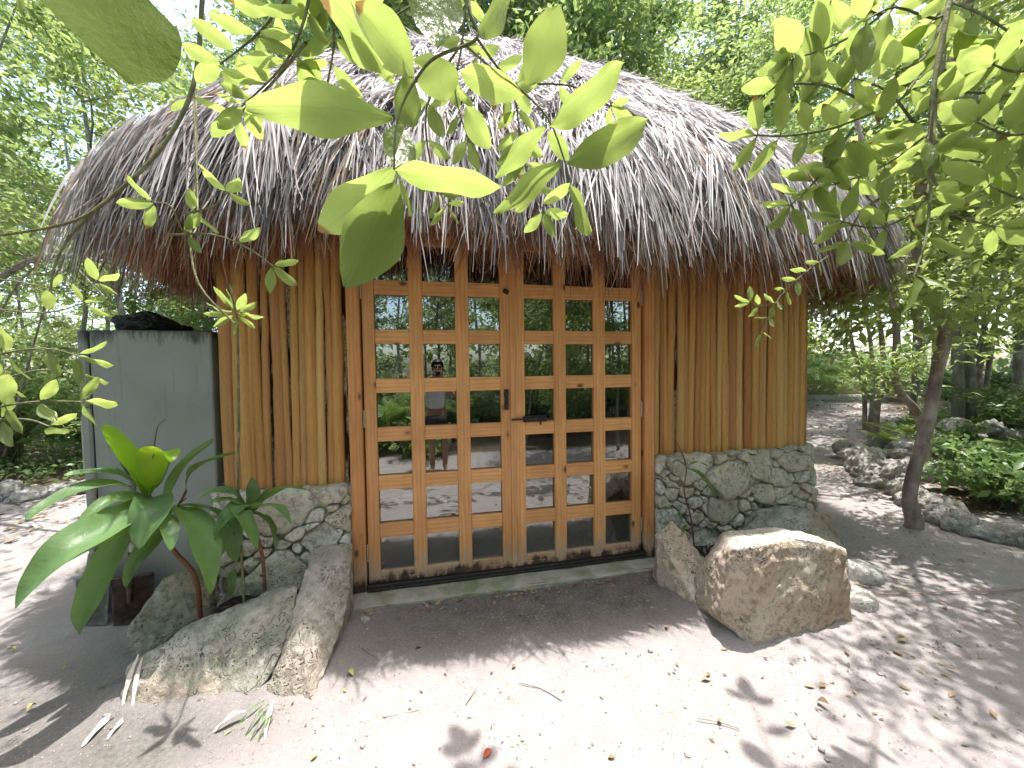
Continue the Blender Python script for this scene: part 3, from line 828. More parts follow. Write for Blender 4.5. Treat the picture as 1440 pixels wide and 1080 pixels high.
# arc-length table of the eave for even spacing
_ph = np.linspace(0, 2*np.pi, 4001); _e = roof(_ph, np.zeros_like(_ph)); _l = np.concatenate([[0], np.cumsum(np.linalg.norm(np.diff(_e, axis=0), axis=1))])
def ph_at(u): return np.interp(u*_l[-1], _l, _ph)
def shell(drop, inward, m, name, t0=0.0, t1=1.0):
    ph = ph_at(np.linspace(0, 1, 97))[:-1]; ts = np.linspace(t0, t1, 22)
    PH_g, TT = np.meshgrid(ph, ts); P = roof(PH_g, TT, drop)
    idx = np.arange(96*22).reshape(22, 96); nx = np.roll(idx, -1, 1)
    F = np.stack([idx[:-1], nx[:-1], nx[1:], idx[1:]], -1).reshape(-1, 4)
    return P.reshape(-1, 3), F
P1, F1 = shell(.10, 0, None, '', .03, .995); P2, F2 = shell(.32, 0, None, '', .075, .995)
V = np.concatenate([P1, P2]); F = np.concatenate([F1, F2[:, ::-1]+len(P1)])
rim = np.arange(96); rimn = (rim+1) % 96
F = np.concatenate([F, np.stack([rimn, rim, rim+len(P1), rimn+len(P1)], -1)])
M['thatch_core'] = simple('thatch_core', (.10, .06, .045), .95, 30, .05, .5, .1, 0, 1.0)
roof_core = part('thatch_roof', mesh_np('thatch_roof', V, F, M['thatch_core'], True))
def ribbons(P0, dirs, wid, side, length, width, lift, liftv, curl, segs, tone, grav=None):
    """blades: P0 root, dirs unit direction, side unit width direction"""
    n_ = len(P0); k = np.linspace(0, 1, segs+1)
    Vv = np.zeros((n_, segs+1, 2, 3), np.float32); C = np.zeros((n_, segs+1, 2, 3), np.float32)
    for i, t in enumerate(k):
        c = P0 + dirs*(length*t)[:, None] + liftv*(lift*t*t)[:, None] + side*(curl*t*t)[:, None]
        if grav is not None: c = c + np.array([0, 0, -1.0])*(grav*t*t)[:, None]
        w = width*(1-.75*t**2.2)*(.65+.35*min(1, t*4))
        Vv[:, i, 0] = c - wid*(w/2)[:, None]; Vv[:, i, 1] = c + wid*(w/2)[:, None]
        C[:, i, :, :] = tone[:, None, :]*(1+.12*np.random.randn(n_, 1, 1)*(i > 0))
    base = (np.arange(n_)*(segs+1)*2)[:, None, None]
    q = np.array([[2*i, 2*i+1, 2*i+3, 2*i+2] for i in range(segs)])[None]
    return Vv.reshape(-1, 3), (base+q).reshape(-1, 4), np.clip(C.reshape(-1, 3), .01, .9)
def unit(a): return a/(np.linalg.norm(a, axis=-1, keepdims=True)+1e-9)
def thatch(n_, u0, u1, name, per=20):
    nc = n_//per
    u = u0 + (u1-u0)*np.random.rand(nc*2); t = np.random.rand(nc*2); keep = np.random.rand(nc*2) < (1-t*.93)
    u = u[keep][:nc]; t = t[keep][:nc]; nc = len(u)
    cP, cA, cD, cN = roof_frame(ph_at(u % 1.0), np.clip(t, .004, .97))
    cang = np.random.randn(nc)*.26 + .30*np.array([noise.noise((p[0]*1.7, p[1]*1.7, p[2]*1.7)) for p in cP])
    clay = np.random.rand(nc)**1.3; clen = np.random.uniform(.75, 1.3, nc); ck = np.random.rand(nc); cg = np.random.rand(nc)
    i = np.repeat(np.arange(nc), per); n2 = len(i)
    A, D, Nn, tt = cA[i], cD[i], cN[i], t[i]; lay = clay[i]
    fan = np.random.uniform(-1, 1, n2)
    ang = cang[i] + fan*.24 + np.random.randn(n2)*.05
    P = cP[i] + A*(fan*.045 + np.random.randn(n2)*.012)[:, None] + D*(np.random.randn(n2)*.05)[:, None]
    P = P + Nn*(-.07 + .15*lay + .012*np.random.randn(n2))[:, None]
    dirs = D*np.cos(ang)[:, None] + A*np.sin(ang)[:, None]; side = unit(np.cross(dirs, Nn))
    tw = np.random.randn(n2)*.6
    wid = side*np.cos(tw)[:, None] + Nn*np.sin(tw)[:, None]
    dirs = unit(dirs - Nn*.09)
    L = np.random.uniform(.20, .42, n2)*clen[i]; Wd = np.random.uniform(.006, .017, n2)
    lift = np.random.randn(n2)*.035 + .025*np.random.randn(nc)[i] + .015
    g = np.clip(cg[i]*.6+np.random.rand(n2)*.4, 0, 1)
    grey = np.stack([.44+.38*g, .41+.35*g, .405+.345*g], 1)
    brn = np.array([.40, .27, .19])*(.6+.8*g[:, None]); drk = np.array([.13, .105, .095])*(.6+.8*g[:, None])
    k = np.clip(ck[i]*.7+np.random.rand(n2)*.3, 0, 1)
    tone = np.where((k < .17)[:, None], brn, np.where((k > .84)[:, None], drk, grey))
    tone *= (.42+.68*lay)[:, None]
    eg = np.clip(1-tt/.16, 0, 1)
    return ribbons(P, dirs, wid, side, L, Wd, lift*(1-eg*.6), Nn, np.random.randn(n2)*.05, 4, tone, L*(.06+.60*eg))
def fringe(n_, u0, u1):
    u = u0 + (u1-u0)*np.random.rand(n_); ph = ph_at(u % 1.0)
    z0 = np.zeros(n_)
    P, A, D, Nn = roof_frame(ph, z0+.01)
    out = unit(np.stack([D[:, 0], D[:, 1], z0], 1))
    per = 9; nc = n_//per+1; ci = np.arange(n_)//per
    u = (u0 + (u1-u0)*np.random.rand(nc))[ci] + np.random.randn(n_)*.0011; ph = ph_at(u % 1.0); P, A, D, Nn = roof_frame(ph, z0+.01); out = unit(np.stack([D[:, 0], D[:, 1], z0], 1))
    lay = np.clip(np.random.rand(nc)[ci]+np.random.randn(n_)*.06, 0, 1)                                  # 0 innermost layer, 1 outermost
    P = P - out*((1-lay)*.42)[:, None] + np.stack([z0, z0, -.10-.14*(1-lay)+.02*lay], 1)
    clump = np.array([noise.noise((p[0]*1.6, p[1]*1.6, 5)) + .7*noise.noise((p[0]*6, p[1]*6, 9)) for p in P])
    ang = np.random.randn(n_)*.12 + (np.random.randn(nc)*.20)[ci] + clump*.15
    down = np.array([0, 0, -1.0])
    dirs = unit(out*(.30*lay+.04+.12*np.random.randn(n_))[:, None] + down*1.0 + A*np.sin(ang)[:, None])
    side = unit(np.cross(dirs, out)); tw = np.random.randn(n_)*.7
    wid = side*np.cos(tw)[:, None] + unit(np.cross(side, dirs))*np.sin(tw)[:, None]
    L = np.random.uniform(.24, .46, n_)*(1+.25*clump)*np.random.uniform(.7, 1.25, nc)[ci]+.08*(1-lay) + .16*(np.random.rand(n_) < .05)
    L = L*(1-.30*np.exp(-((P[:, 0]-.0)/.75)**2)*(P[:, 1] < 1))
    Wd = np.random.uniform(.004, .013, n_)
    g = np.random.rand(n_)[:, None]
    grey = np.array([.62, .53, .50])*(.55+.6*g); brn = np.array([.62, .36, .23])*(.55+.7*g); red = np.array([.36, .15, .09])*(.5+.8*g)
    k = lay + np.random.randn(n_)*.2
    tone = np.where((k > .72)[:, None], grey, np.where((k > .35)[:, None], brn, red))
    return ribbons(P, dirs, wid, side, L, Wd, np.random.randn(n_)*.03, out, np.random.randn(n_)*.06, 4, tone, np.abs(np.random.randn(n_))*.03)
def cat_parts(lst):
    Vs = []; Fs = []; Cs = []; o = 0
    for V_, F_, C_ in lst: Vs.append(V_); Fs.append(F_+o); Cs.append(C_); o += len(V_)
    return np.concatenate(Vs), np.concatenate(Fs), np.concatenate(Cs)
# eave parameter u: 0 at +x, .25 back, .5 at -x, .75 front
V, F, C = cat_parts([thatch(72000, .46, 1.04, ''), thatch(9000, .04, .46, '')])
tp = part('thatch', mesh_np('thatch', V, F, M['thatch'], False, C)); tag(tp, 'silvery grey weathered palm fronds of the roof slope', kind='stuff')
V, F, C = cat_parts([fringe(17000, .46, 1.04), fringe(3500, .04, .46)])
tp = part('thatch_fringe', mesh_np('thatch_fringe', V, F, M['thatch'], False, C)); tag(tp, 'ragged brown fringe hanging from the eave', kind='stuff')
# eave pole and rafters under the overhang
bg_ = Bag()
for k in range(26):
    u = k/26; p = roof(ph_at(np.array([u])), np.array([.06]), .30)[0]; q = roof(ph_at(np.array([u])), np.array([.9]), .36)[0]
    bg_.tube([p, q], [.03, .025], 6)
part('rafters', bg_.mesh('rafters', M['bark_grey']))
pts = [roof(ph_at(np.array([k/48])), np.array([.12]), .40)[0] for k in range(49)]
bg_ = Bag(); bg_.tube(pts, [.035]*49, 6); part('eave_beam', bg_.mesh('eave_beam', M['bark_grey']))

# ------------------------------------------------------------------ rocks
def rock_mesh(name, pts, m, seed=0, amp=.03, edge=.06, soft=2, fine=.010):
    c = Vector((0, 0, 0))
    for p in pts: c += Vector(p)
    c /= len(pts); c.z = min(p[2] for p in pts)
    bm = bmesh.new()
    for p in pts: bm.verts.new(Vector(p)-c)
    r = bmesh.ops.convex_hull(bm, input=bm.verts)
    bmesh.ops.delete(bm, geom=[g for g in r['geom_interior'] if isinstance(g, bmesh.types.BMVert)], context='VERTS')
    for _ in range(9):
        es = [e for e in bm.edges if e.calc_length() > edge]
        if not es: break
        bmesh.ops.subdivide_edges(bm, edges=es, cuts=1)
        bmesh.ops.triangulate(bm, faces=[f for f in bm.faces if len(f.verts) > 3])
    for _ in range(soft): bmesh.ops.smooth_vert(bm, verts=bm.verts, factor=.35, use_axis_x=True, use_axis_y=True, use_axis_z=True)
    bm.normal_update()
    o = Vector((seed*3.1, seed*1.7, seed))
    for v in bm.verts:
        q = v.co + o
        d = noise.noise(q*2.6)*amp + noise.noise(q*6.5)*amp*.6 + abs(noise.noise(q*9))*-amp*.5 + noise.noise(q*27)*fine
        cel = noise.cell(q*5.0 + Vector((noise.noise(q*4), noise.noise(q*4+Vector((9, 0, 0))), 0))*1.6); d += (cel-.5)*amp*.12
        v.co += v.normal*d
    return bm_mesh(name, bm, m, True), c
def boulder(name, pts, m, label, seed, amp=.03, edge=.035, soft=2, group=None):
    me, c = rock_mesh(name, pts, m, seed, amp, edge, soft)
    o = link(name, me); o.location = c
    return tag(o, label, 'boulder', group)
def pts_px(lst): return [tuple(at(*p)) for p in lst]
boulder('boulder', pts_px([(172,1003,-.74), (178,935,-.62), (262,880,-.52), (345,848,-.46), (418,826,-.40), (412,872,-.60), (378,955,-.78), (345,990,-.83), (250,1010,-.80)])
        + [(-1.52,-.50,-.05), (-1.1,-.32,-.05), (-.95,-.35,-.05), (-1.48,-.78,-.05), (-.98,-.85,-.05), (-.97,-.25,.28), (-1.35,-.40,.2)], M['rock'],
        'long low mossy boulder with a brown-stained face, edging the left planting bed', 3, 0.025, .024, 1)
boulder('boulder', pts_px([(384,945,-.78), (400,990,-.86), (440,996,-.92), (462,940,-.70), (492,852,-.42), (496,762,-.12), (442,770,-.12), (418,830,-.45), (420,880,-.72), (470,800,-.2)])
        + [(-.9,-.15,-.05), (-.60,-.10,-.05), (-.62,-.95,-.05), (-.85,-.88,-.05)], M['rock_foot'],
        'tall wedge-shaped boulder leaning beside the left door jamb, pinkish at its foot', 8, 0.021, .024, 1)
boulder('boulder', pts_px([(176,918,-.36), (182,880,-.33), (230,812,-.20), (262,798,-.14), (292,822,-.14), (280,870,-.2), (215,925,-.36)]) + [(-1.75,-.35,-.05), (-1.5,-.1,-.05), (-1.40,-.2,-.05), (-1.62,-.42,-.05), (-1.45,0,.3)], M['rock'],
        'log-shaped greenish-brown boulder behind the long low one, next to the shovels', 14, 0.021, .024, 1)
boulder('boulder', pts_px([(920,748,-.36), (944,733,-.36), (1000,788,-.52), (1014,818,-.62), (1000,856,-.72), (960,842,-.52), (925,790,-.38)]) + [(1.62,-.25,-.05), (1.9,-.7,-.05), (1.72,-.76,-.05), (1.58,-.4,-.05), (1.98,-.55,.02)], M['rock_warm'],
        'flat slanting slab boulder between the door and the big block', 21, 0.021, .024, 1)
boulder('boulder', pts_px([(1006,862,-.92), (1066,912,-1.05), (1196,880,-1.02), (1190,778,-.98), (1140,752,-.82), (1045,758,-.78), (1018,800,-.92), (1062,800,-1.06), (1110,905,-1.06), (1184,772,-1.02), (1060,768,-1.05), (1125,757,-1.02), (1034,772,-1.0)])
        + [(1.72,-.55,-.05), (2.65,-.5,-.05), (2.55,-1.02,-.05), (1.80,-1.05,-.05), (2.5,-.52,.42), (1.98,-.55,.45), (1.8,-.6,.3)], M['rock_warm'],
        'biggest squarish boulder with a broad tan face, right of the doorway', 33, 0.022, .022, 0)
boulder('boulder', pts_px([(1042,748,-.20), (1075,712,-.12), (1118,706,-.12), (1165,728,-.2), (1184,770,-.3), (1120,790,-.35)]) + [(2.35,-.15,0), (3.3,-.15,-.05), (3.3,-.45,-.05), (2.6,-.45,0)], M['rock'],
        'grey-green flat boulder leaning on the stone base behind the big block', 41, 0.032, .024, 1)
for i, (x, y, w, lab) in enumerate([(1216, 812, .15, 'small flat grey stone on the ground right of the big block'), (1204, 850, .12, 'jagged pale stone tucked against the right side of the big block'),
                                    (990, 868, .06, 'small pale stone wedged under the slanting slab'), (560, 893, .0, ''), (514, 874, .035, 'small pale pebble-like stone on the ground before the threshold'),
                                    (270, 905, .0, ''), (1010, 872, .05, 'small stone at the left foot of the big block')]):
    if w == 0: continue
    c = onz(x, y)
    pts = [(c.x+w*math.cos(a)*random.uniform(.7, 1.1), c.y+w*.8*math.sin(a)*random.uniform(.7, 1.1), z) for a in np.linspace(0, 5.5, 7) for z in (-.03, w*random.uniform(.35, .75))]
    me, cc = rock_mesh('small_stone', pts, M['rock_pale'], 50+i, w*.12, w*.3, 1, .003)
    o = link('small_stone', me); o.location = cc; tag(o, lab, 'stone')
# planting beds
def mound(name, x0, x1, y0, y1, z, label):
    bm = bmesh.new(); bmesh.ops.create_grid(bm, x_segments=26, y_segments=16, size=.5)
    for v in bm.verts:
        x = v.co.x; y = v.co.y; e = max(0, 1-(max(abs(x), abs(y))*2)**4)
        v.co = Vector((x*(x1-x0), y*(y1-y0), e*z + noise.noise(Vector((x*9+x0, y*9, 0)))*.025 + noise.noise(Vector((x*31, y*31, x0)))*.012 - .03))
    o = link(name, bm_mesh(name, bm, M['soil'], True)); o.location = ((x0+x1)/2, (y0+y1)/2, 0)
    tag(o, label, kind='structure')
mound('soil_bed', -1.50, -.70, -.50, .0, .20, 'dark soil in the left planting bed between boulders')
mound('soil_bed', 1.80, 2.75, -.75, .0, .19, 'dark soil in the right planting bed between boulders')

# edging stones
small_rocks = []
for i in range(8):
    rr = random.Random(i+40)
    pts = [(rr.uniform(.7, 1)*math.cos(a)*math.cos(b_), rr.uniform(.7, 1)*math.sin(a)*math.cos(b_), .62+.62*math.sin(b_)) for a in np.linspace(0, 5.6, 7) for b_ in (-1.0, -.2, .6, 1.2)]
    me, c = rock_mesh('edging_stone', pts, M['rock_pale'], i*5+1, .16, .17, 1, .05); small_rocks.append(me)
def stones_along(path, n_, rmin, rmax, spread, labels, group, zoff=0):
    items = []
    P = [Vector((p[0], p[1], 0)) for p in path]; L = [(P[i+1]-P[i]).length for i in range(len(P)-1)]; tot = sum(L)
    for i in range(n_):
        d = tot*(i+random.uniform(.2, .8))/n_; k = 0
        while k < len(L)-1 and d > L[k]: d -= L[k]; k += 1
        p = P[k].lerp(P[k+1], min(1, d/L[k])); t = (P[k+1]-P[k]).normalized(); nrm = Vector((-t.y, t.x, 0))
        p = p + nrm*random.uniform(-spread, spread); r = random.uniform(rmin, rmax)
        o = link('edging_stone', random.choice(small_rocks)); o.location = (p.x, p.y, gh(p.x, p.y)-r*.35 + zoff*random.random())
        o.rotation_euler = (random.uniform(-.3, .3), random.uniform(-.3, .3), random.uniform(0, 6.3))
        o.scale = (r*random.uniform(.9, 1.5), r*random.uniform(.8, 1.1), r*random.uniform(.95, 1.5)); items.append(o)
    items.sort(key=lambda o: screen_x(o.location))
    for i, o in enumerate(items): tag(o, labels % ORD[min(i, 35)], 'stone', group)
stones_along([(5.25,-.75), (4.95,-.42), (5.0,-.1), (5.35,.25), (5.55,.70), (6.2,1.5), (7.0,2.0)], 26, .12, .24, .12, '%s stone from the left in the rough edging under the reddish tree', 'limestone edging along the right of the path')
stones_along([(5.9,.8), (6.4,1.3), (7.4,2.3)], 22, .10, .22, .4, '%s stone from the left in the pale heap beside the path', 'pale stone heap beside the path', .2)
stones_along([(7.2,1.6), (8.2,1.9), (9.0,1.6), (9.4,1.0)], 14, .16, .26, .15, '%s stone from the left in the low wall behind the reddish tree', 'low dry stone wall behind the tree', .5)
stones_along([(-6.6,2.5), (-5.6,2.9), (-4.9,3.4), (-3.9,4.1)], 13, .14, .30, .2, '%s stone from the left along the clearing edge beyond the refrigerator', 'stones at the left edge of the clearing')
# far low wall closing the path
bm = bmesh.new()
o = link('low_wall', rough_slab('low_wall', -3.2, 3.2, -.15, .15, -.2, .55, M['beige'], .03, .3)); o.location = (15.2, 9.9, gh(15.2, 9.9)); o.rotation_euler = (0, 0, -.55)
tag(o, 'low beige wall closing off the far end of the path', 'wall')

# ------------------------------------------------------------------ refrigerator, bag, shovels
fr = empty('refrigerator', (-1.9, .45, 0), 'old grey refrigerator standing against the left end of the hut, stained along its top', 'refrigerator')
part('cabinet', box_mesh('cabinet', (.70, .62, 1.90), M['fridge'], .008), T((-1.86, .44, .965)), fr)
part('gasket', box_mesh('gasket', (.018, .58, 1.84), M['black'], .0), T((-2.216, .44, .965)), fr)
part('freezer_door', box_mesh('freezer_door', (.055, .62, .50), M['fridge'], .012), T((-2.252, .44, 1.665)), fr)
part('main_door', box_mesh('main_door', (.055, .62, 1.36), M['fridge'], .012), T((-2.252, .44, .72)), fr)
part('door_handle', box_mesh('door_handle', (.03, .03, .35), M['steel'], .008), T((-2.295, .18, 1.15)), fr)
bm = bmesh.new(); bmesh.ops.create_icosphere(bm, subdivisions=5, radius=1)
for v in bm.verts:
    q = v.co.copy(); d = 1 + .30*noise.noise(q*1.6+Vector((3, 1, 0))) + .16*(1-abs(noise.noise(q*4))*2) + .05*noise.noise(q*11)
    tail = math.exp(-((q.x-.75)/.35)**2)
    v.co = Vector((q.x*d*.21 + (.06 if q.x > .5 else 0)*q.x, q.y*d*.17, max(-.01, q.z*d*(.115-.07*tail)+.045)))
    if q.x < -.35: v.co.z += .02*abs(noise.noise(q*6))
o = link('bin_bag', bm_mesh('bin_bag', bm, M['bag'], True)); o.location = (-2.0, .34, 1.915); o.scale = (.85, .85, .85); o.rotation_euler = (0, 0, .15)
tag(o, 'crumpled shiny black plastic bag lying on top of the refrigerator', 'bag')

def shovel(loc, rz, tilt, m, label, grip=True):
    e = empty('shovel', loc, label, 'shovel')
    e.rotation_euler = (tilt, 0, rz)
    bm = bmesh.new(); nx, nz = 9, 9; grid = []
    for j in range(nz+1):
        row = []
        for i in range(nx+1):
            u = i/nx*2-1; v = j/nz
            w = .118*(1-.14*(1-v)) if v > .0 else .1
            row.append(bm.verts.new((u*w, -.028*(1-u*u)*(.4+.6*v) + .004, v*.30)))
        grid.append(row)
    for j in range(nz):
        for i in range(nx): bm.faces.new((grid[j][i], grid[j][i+1], grid[j+1][i+1], grid[j+1][i]))
    bmesh.ops.solidify(bm, geom=bm.faces[:], thickness=.003)
    for sx in (-1, 1): box_bm(bm, (sx*.068, -.004, .303), (.085, .028, .012), .002)
    link('blade', bm_mesh('blade', bm, m, True), e)
    b_ = Bag(); b_.tube([(0, -.026, .14), (0, -.026, .26), (0, -.012, .36), (0, 0, .46)], [.010, .019, .020, .020], 10); link('socket', b_.mesh('socket', m), e)
    b_ = Bag(); b_.tube([(0, 0, .44), (0, .002, .98)], [.016, .015], 10); link('shaft', b_.mesh('shaft', M['bark_grey']), e)
    if grip:
        b_ = Bag(); b_.tube(smooth_path([(0, .002, .95), (-.035, .002, 1.0), (-.058, .002, 1.06), (-.055, .002, 1.09), (.055, .002, 1.09), (.058, .002, 1.06), (.035, .002, 1.0), (0, .002, .95)], 3), [.012]*22, 8)
        link('grip', b_.mesh('grip', M['black']), e)
    return e
p = onz(196, 868)
shovel((p.x, .0, 0.0), .08, -.08, M['rust'], 'rusty square shovel standing blade down against the refrigerator')
shovel((p.x-.25, .04, 0.0), -.25, -.06, M['galv'], 'duller grey shovel blade half hidden left of the rusty shovel', False)

# ------------------------------------------------------------------ leaves and branches close to the camera
def leaf_unit(seed, shape='oval', n_=9, w_=4, camber=.10, fold=.12, m=None):
    rr = random.Random(seed); V = []; F = []
    cur = rr.uniform(-.18, .22); tw = rr.uniform(-.6, .6); wave = rr.uniform(.8, 2.2); bx_ = rr.uniform(-.09, .09)
    for i in range(n_+1):
        t = i/n_
        if shape == 'oval': w = (math.sin(math.pi*min(1, t*.97+.012))**.72)*(1.06-.22*abs(t-.48)) * (1 if t < .9 else .62)
        elif shape == 'obovate': w = (math.sin(math.pi*(t**1.18)*.965+.03)**.75)
        else: w = math.sin(math.pi*(t**.85)*.97+.03)**.9
        w = max(.02, w)*.5
        for j in range(-w_, w_+1):
            s_ = j/w_
            y = w*s_; z = camber*math.sin(math.pi*t)*cur*6 + fold*abs(s_)*w*1.6 + .02*wave*math.sin(t*11+seed+s_*1.4)*abs(s_) + tw*.25*t*y
            V.append((t, y + bx_*math.sin(math.pi*t), z))
    cn = 2*w_+1
    for i in range(n_):
        for j in range(cn-1): F.append((i*cn+j, i*cn+j+1, (i+1)*cn+j+1, (i+1)*cn+j))
    return mesh_np('leaf', V, F, m, True)
LEAF = {k: [leaf_unit(i*3+1, sh, 9, 3, .10, .10, M[mm]) for i in range(n_)] for k, (sh, mm, n_) in
        {'big': ('oval', 'leaf_big', 7), 'obo': ('obovate', 'leaf_big', 5)}.items()}
def leaf_obj(parent, base, tip, width, nrm, kind='big', name='leaf'):
    base = Vector(base); tip = Vector(tip); l = tip-base; L = l.length; l.normalize()
    n_ = Vector(nrm); n_ = (n_ - l*n_.dot(l)).normalized(); s_ = n_.cross(l)
    m4 = Matrix((l*L, s_*width, n_*L*.8)).transposed().to_4x4(); m4.translation = base
    o = link(name, random.choice(LEAF[kind]), parent); o.matrix_basis = rel(parent) @ m4
    return o
def leaf_normal(base, tip, facing=.6):
    tocam = (CAM-(Vector(base)+Vector(tip))/2).normalized()
    return tocam*facing + Vector((random.uniform(-.35, .35), random.uniform(-.35, .35), -.75+random.uniform(-.25, .25)))
def twig(parent, bagst, pts, n_, L, aspect=.42, r=.004, kind='big', start=.15, droop=.0, spread=.95, pair=True):
    """pts: (px, py, depth); opposite leaves along it and one at the tip"""
    P = smooth_path([p if isinstance(p, Vector) else far(*p) for p in pts], 4); m_ = len(P)
    bagst.tube(P, [r*(1-.6*i/m_) for i in range(m_)], 5)
    up = Vector((0, 0, 1))
    for k in range(n_):
        t = start + (1-start)*k/max(1, n_-1)*.96; f = t*(m_-1); i = min(int(f), m_-2)
        p = P[i].lerp(P[i+1], f-i); d = (P[i+1]-P[i]).normalized()
        view = (CAM-p).normalized(); side = d.cross(view).normalized()
        for sg in (-1, 1):
            if random.random() < .10: continue
            ll = L*random.uniform(.7, 1.15)*(1-.15*t)
            dr = (d*random.uniform(.35, .8) + side*sg*spread*random.uniform(.75, 1.1) + view*random.uniform(-.35, .35) - up*(droop+random.uniform(-.1, .25))).normalized()
            q = p + dr*L*.08
            tip = q + dr*ll
            leaf_obj(parent, q, tip, ll*aspect*random.uniform(.85, 1.15), leaf_normal(q, tip), kind)
            bagst.tube([p, q], [r*.4, r*.3], 4)
    d = (P[-1]-P[-2]).normalized(); tip = P[-1] + d*L
    leaf_obj(parent, P[-1], tip, L*aspect, leaf_normal(P[-1], tip), kind)

# centre branch, every large leaf placed
D0 = .58
cb = empty('leafy_branch', far(690, -60, D0), 'broad-leaved branch with the largest lime-green leaves, hanging across the top centre', 'branch')
st = Bag()
def path_px(lst, k=4): return smooth_path([far(*p) for p in lst], k)
p1 = path_px([(668,-70,.60), (659,8,.58), (671,54,.58), (615,79,.57), (586,110,.56), (559,167,.55), (554,246,.54)])
st.tube(p1, [.0032-.0018*i/len(p1) for i in range(len(p1))], 6)
p2 = path_px([(671,54,.58), (700,95,.60), (727,121,.60), (771,167,.60), (794,227,.60), (803,260,.60)])
st.tube(p2, [.0022-.0012*i/len(p2) for i in range(len(p2))], 6)
BL = [((540,95),(448,-14),84,.52), ((582,108),(500,6),54,.55), ((612,66),(626,-30),64,.57), ((742,120),(786,8),50,.60), ((772,176),(877,89),52,.58), ((797,229),(910,169),46,.58),
      ((765,178),(698,250),36,.62), ((788,229),(695,300),36,.60), ((800,262),(832,327),54,.57), ((803,257),(764,286),18,.62), ((615,80),(626,143),52,.60), ((736,132),(648,102),38,.61),
      ((556,167),(584,116),52,.57), ((552,165),(346,150),56,.54), ((553,236),(568,178),46,.57), ((556,240),(707,262),50,.53), ((553,238),(449,326),66,.52), ((556,258),(486,404),72,.50),
      ((558,240),(580,296),48,.55), ((671,50),(720,-20),44,.62), ((655,150),(690,210),30,.70), ((800,225),(770,186),24,.66)]
for (a, b_, w, d) in BL:
    A_ = far(a[0], a[1], d+random.uniform(-.01, .01)); B_ = far(b_[0], b_[1], d+random.uniform(-.05, .05))
    leaf_obj(cb, A_, B_, w/FPX*d*1.12, leaf_normal(A_, B_, .85), 'big')
part('stem', st.mesh('stem', M['twig']), None, cb)
# smaller sprays behind, same tree but their own twigs
def spray(label, twigs, L, group=None, stem=None, kind='big', cat='branch', name='leafy_branch', m='twig', aspect=.42, r=.004, spread=.95, extra=None):
    p0 = twigs[0][0][0]
    e = empty(name, far(*p0), label, cat, group); st = Bag()
    for (pts, n_) in twigs: twig(e, st, pts, n_, L, aspect, r, kind, spread=spread)
    for ps, r0, r1 in (extra or []):
        P = smooth_path([far(*p) for p in ps], 5); k = len(P); st.tube(P, [r0+(r1-r0)*i/k for i in range(k)], 7)
    part('stem', st.mesh('stem', M[m]), None, e)
    return e
spray('small-leaved spray hanging behind the largest leaves in front of the thatch',
      [([(660,-40,1.1),(650,60,1.1),(640,130,1.12),(660,200,1.15)], 6), ([(650,60,1.1),(720,130,1.15),(730,210,1.2)], 6), ([(700,120,1.15),(800,120,1.2),(860,150,1.2)], 4),
       ([(650,60,1.1),(600,150,1.1),(610,250,1.15),(630,290,1.1)], 6), ([(730,180,1.15),(740,240,1.2),(765,300,1.2)], 4), ([(660,-40,1.1),(560,20,1.1),(520,60,1.15)], 3)], .085, r=.004)
spray('mid-sized leafy branch over the upper left of the thatch',
      [([(440,-60,1.0),(430,20,1.0),(400,90,1.05),(340,150,1.1)], 6), ([(430,-40,1.0),(370,40,1.05),(310,90,1.1)], 5), ([(440,-50,1.0),(470,40,1.05),(460,120,1.1)], 5), ([(420,-30,1.0),(480,0,1.0),(520,60,1.05)], 3),
       ([(430,60,1.0),(380,120,1.1),(330,165,1.15)], 4)], .105, r=.005)
spray('blurred very near single leaf twig at the top left corner', [([(130,-160,.42),(120,-110,.42),(130,-60,.40)], 1)], .02, r=.003)
e = empty('hanging_leaf', far(120, -60, .36), 'very large close leaf hanging down at the top left corner', 'leaf')
A_ = far(140, -60, .36); B_ = far(190, 118, .33); hl = leaf_obj(e, A_, B_, .10, (CAM-A_).normalized()*1.0 + Vector((.1, .1, -.45)), 'big'); hm = hl.data.copy(); hm.materials.clear(); hm.materials.append(M['leaf_plain']); hl.data = hm
e = empty('leafy_branch', (1.5, -2.3, 4.9), 'high leafy branch overhanging the middle of the yard, shading the sand at bottom centre', 'branch'); st = Bag()
twig(e, st, [Vector((2.6, -3.6, 5.2)), Vector((1.5, -2.2, 4.6)), Vector((.95, -1.5, 4.3)), Vector((.72, -1.15, 4.1))], 6, .17, .5, .012, start=.5)
twig(e, st, [Vector((1.2, -1.9, 4.4)), Vector((.7, -1.8, 4.2)), Vector((.45, -1.6, 4.1))], 4, .16, .5, .008, start=.4)
twig(e, st, [Vector((1.5, -2.2, 4.6)), Vector((1.9, -1.6, 4.4)), Vector((2.1, -1.2, 4.2))], 4, .16, .5, .008, start=.4)
part('stem', st.mesh('stem', M['twig']), None, e)
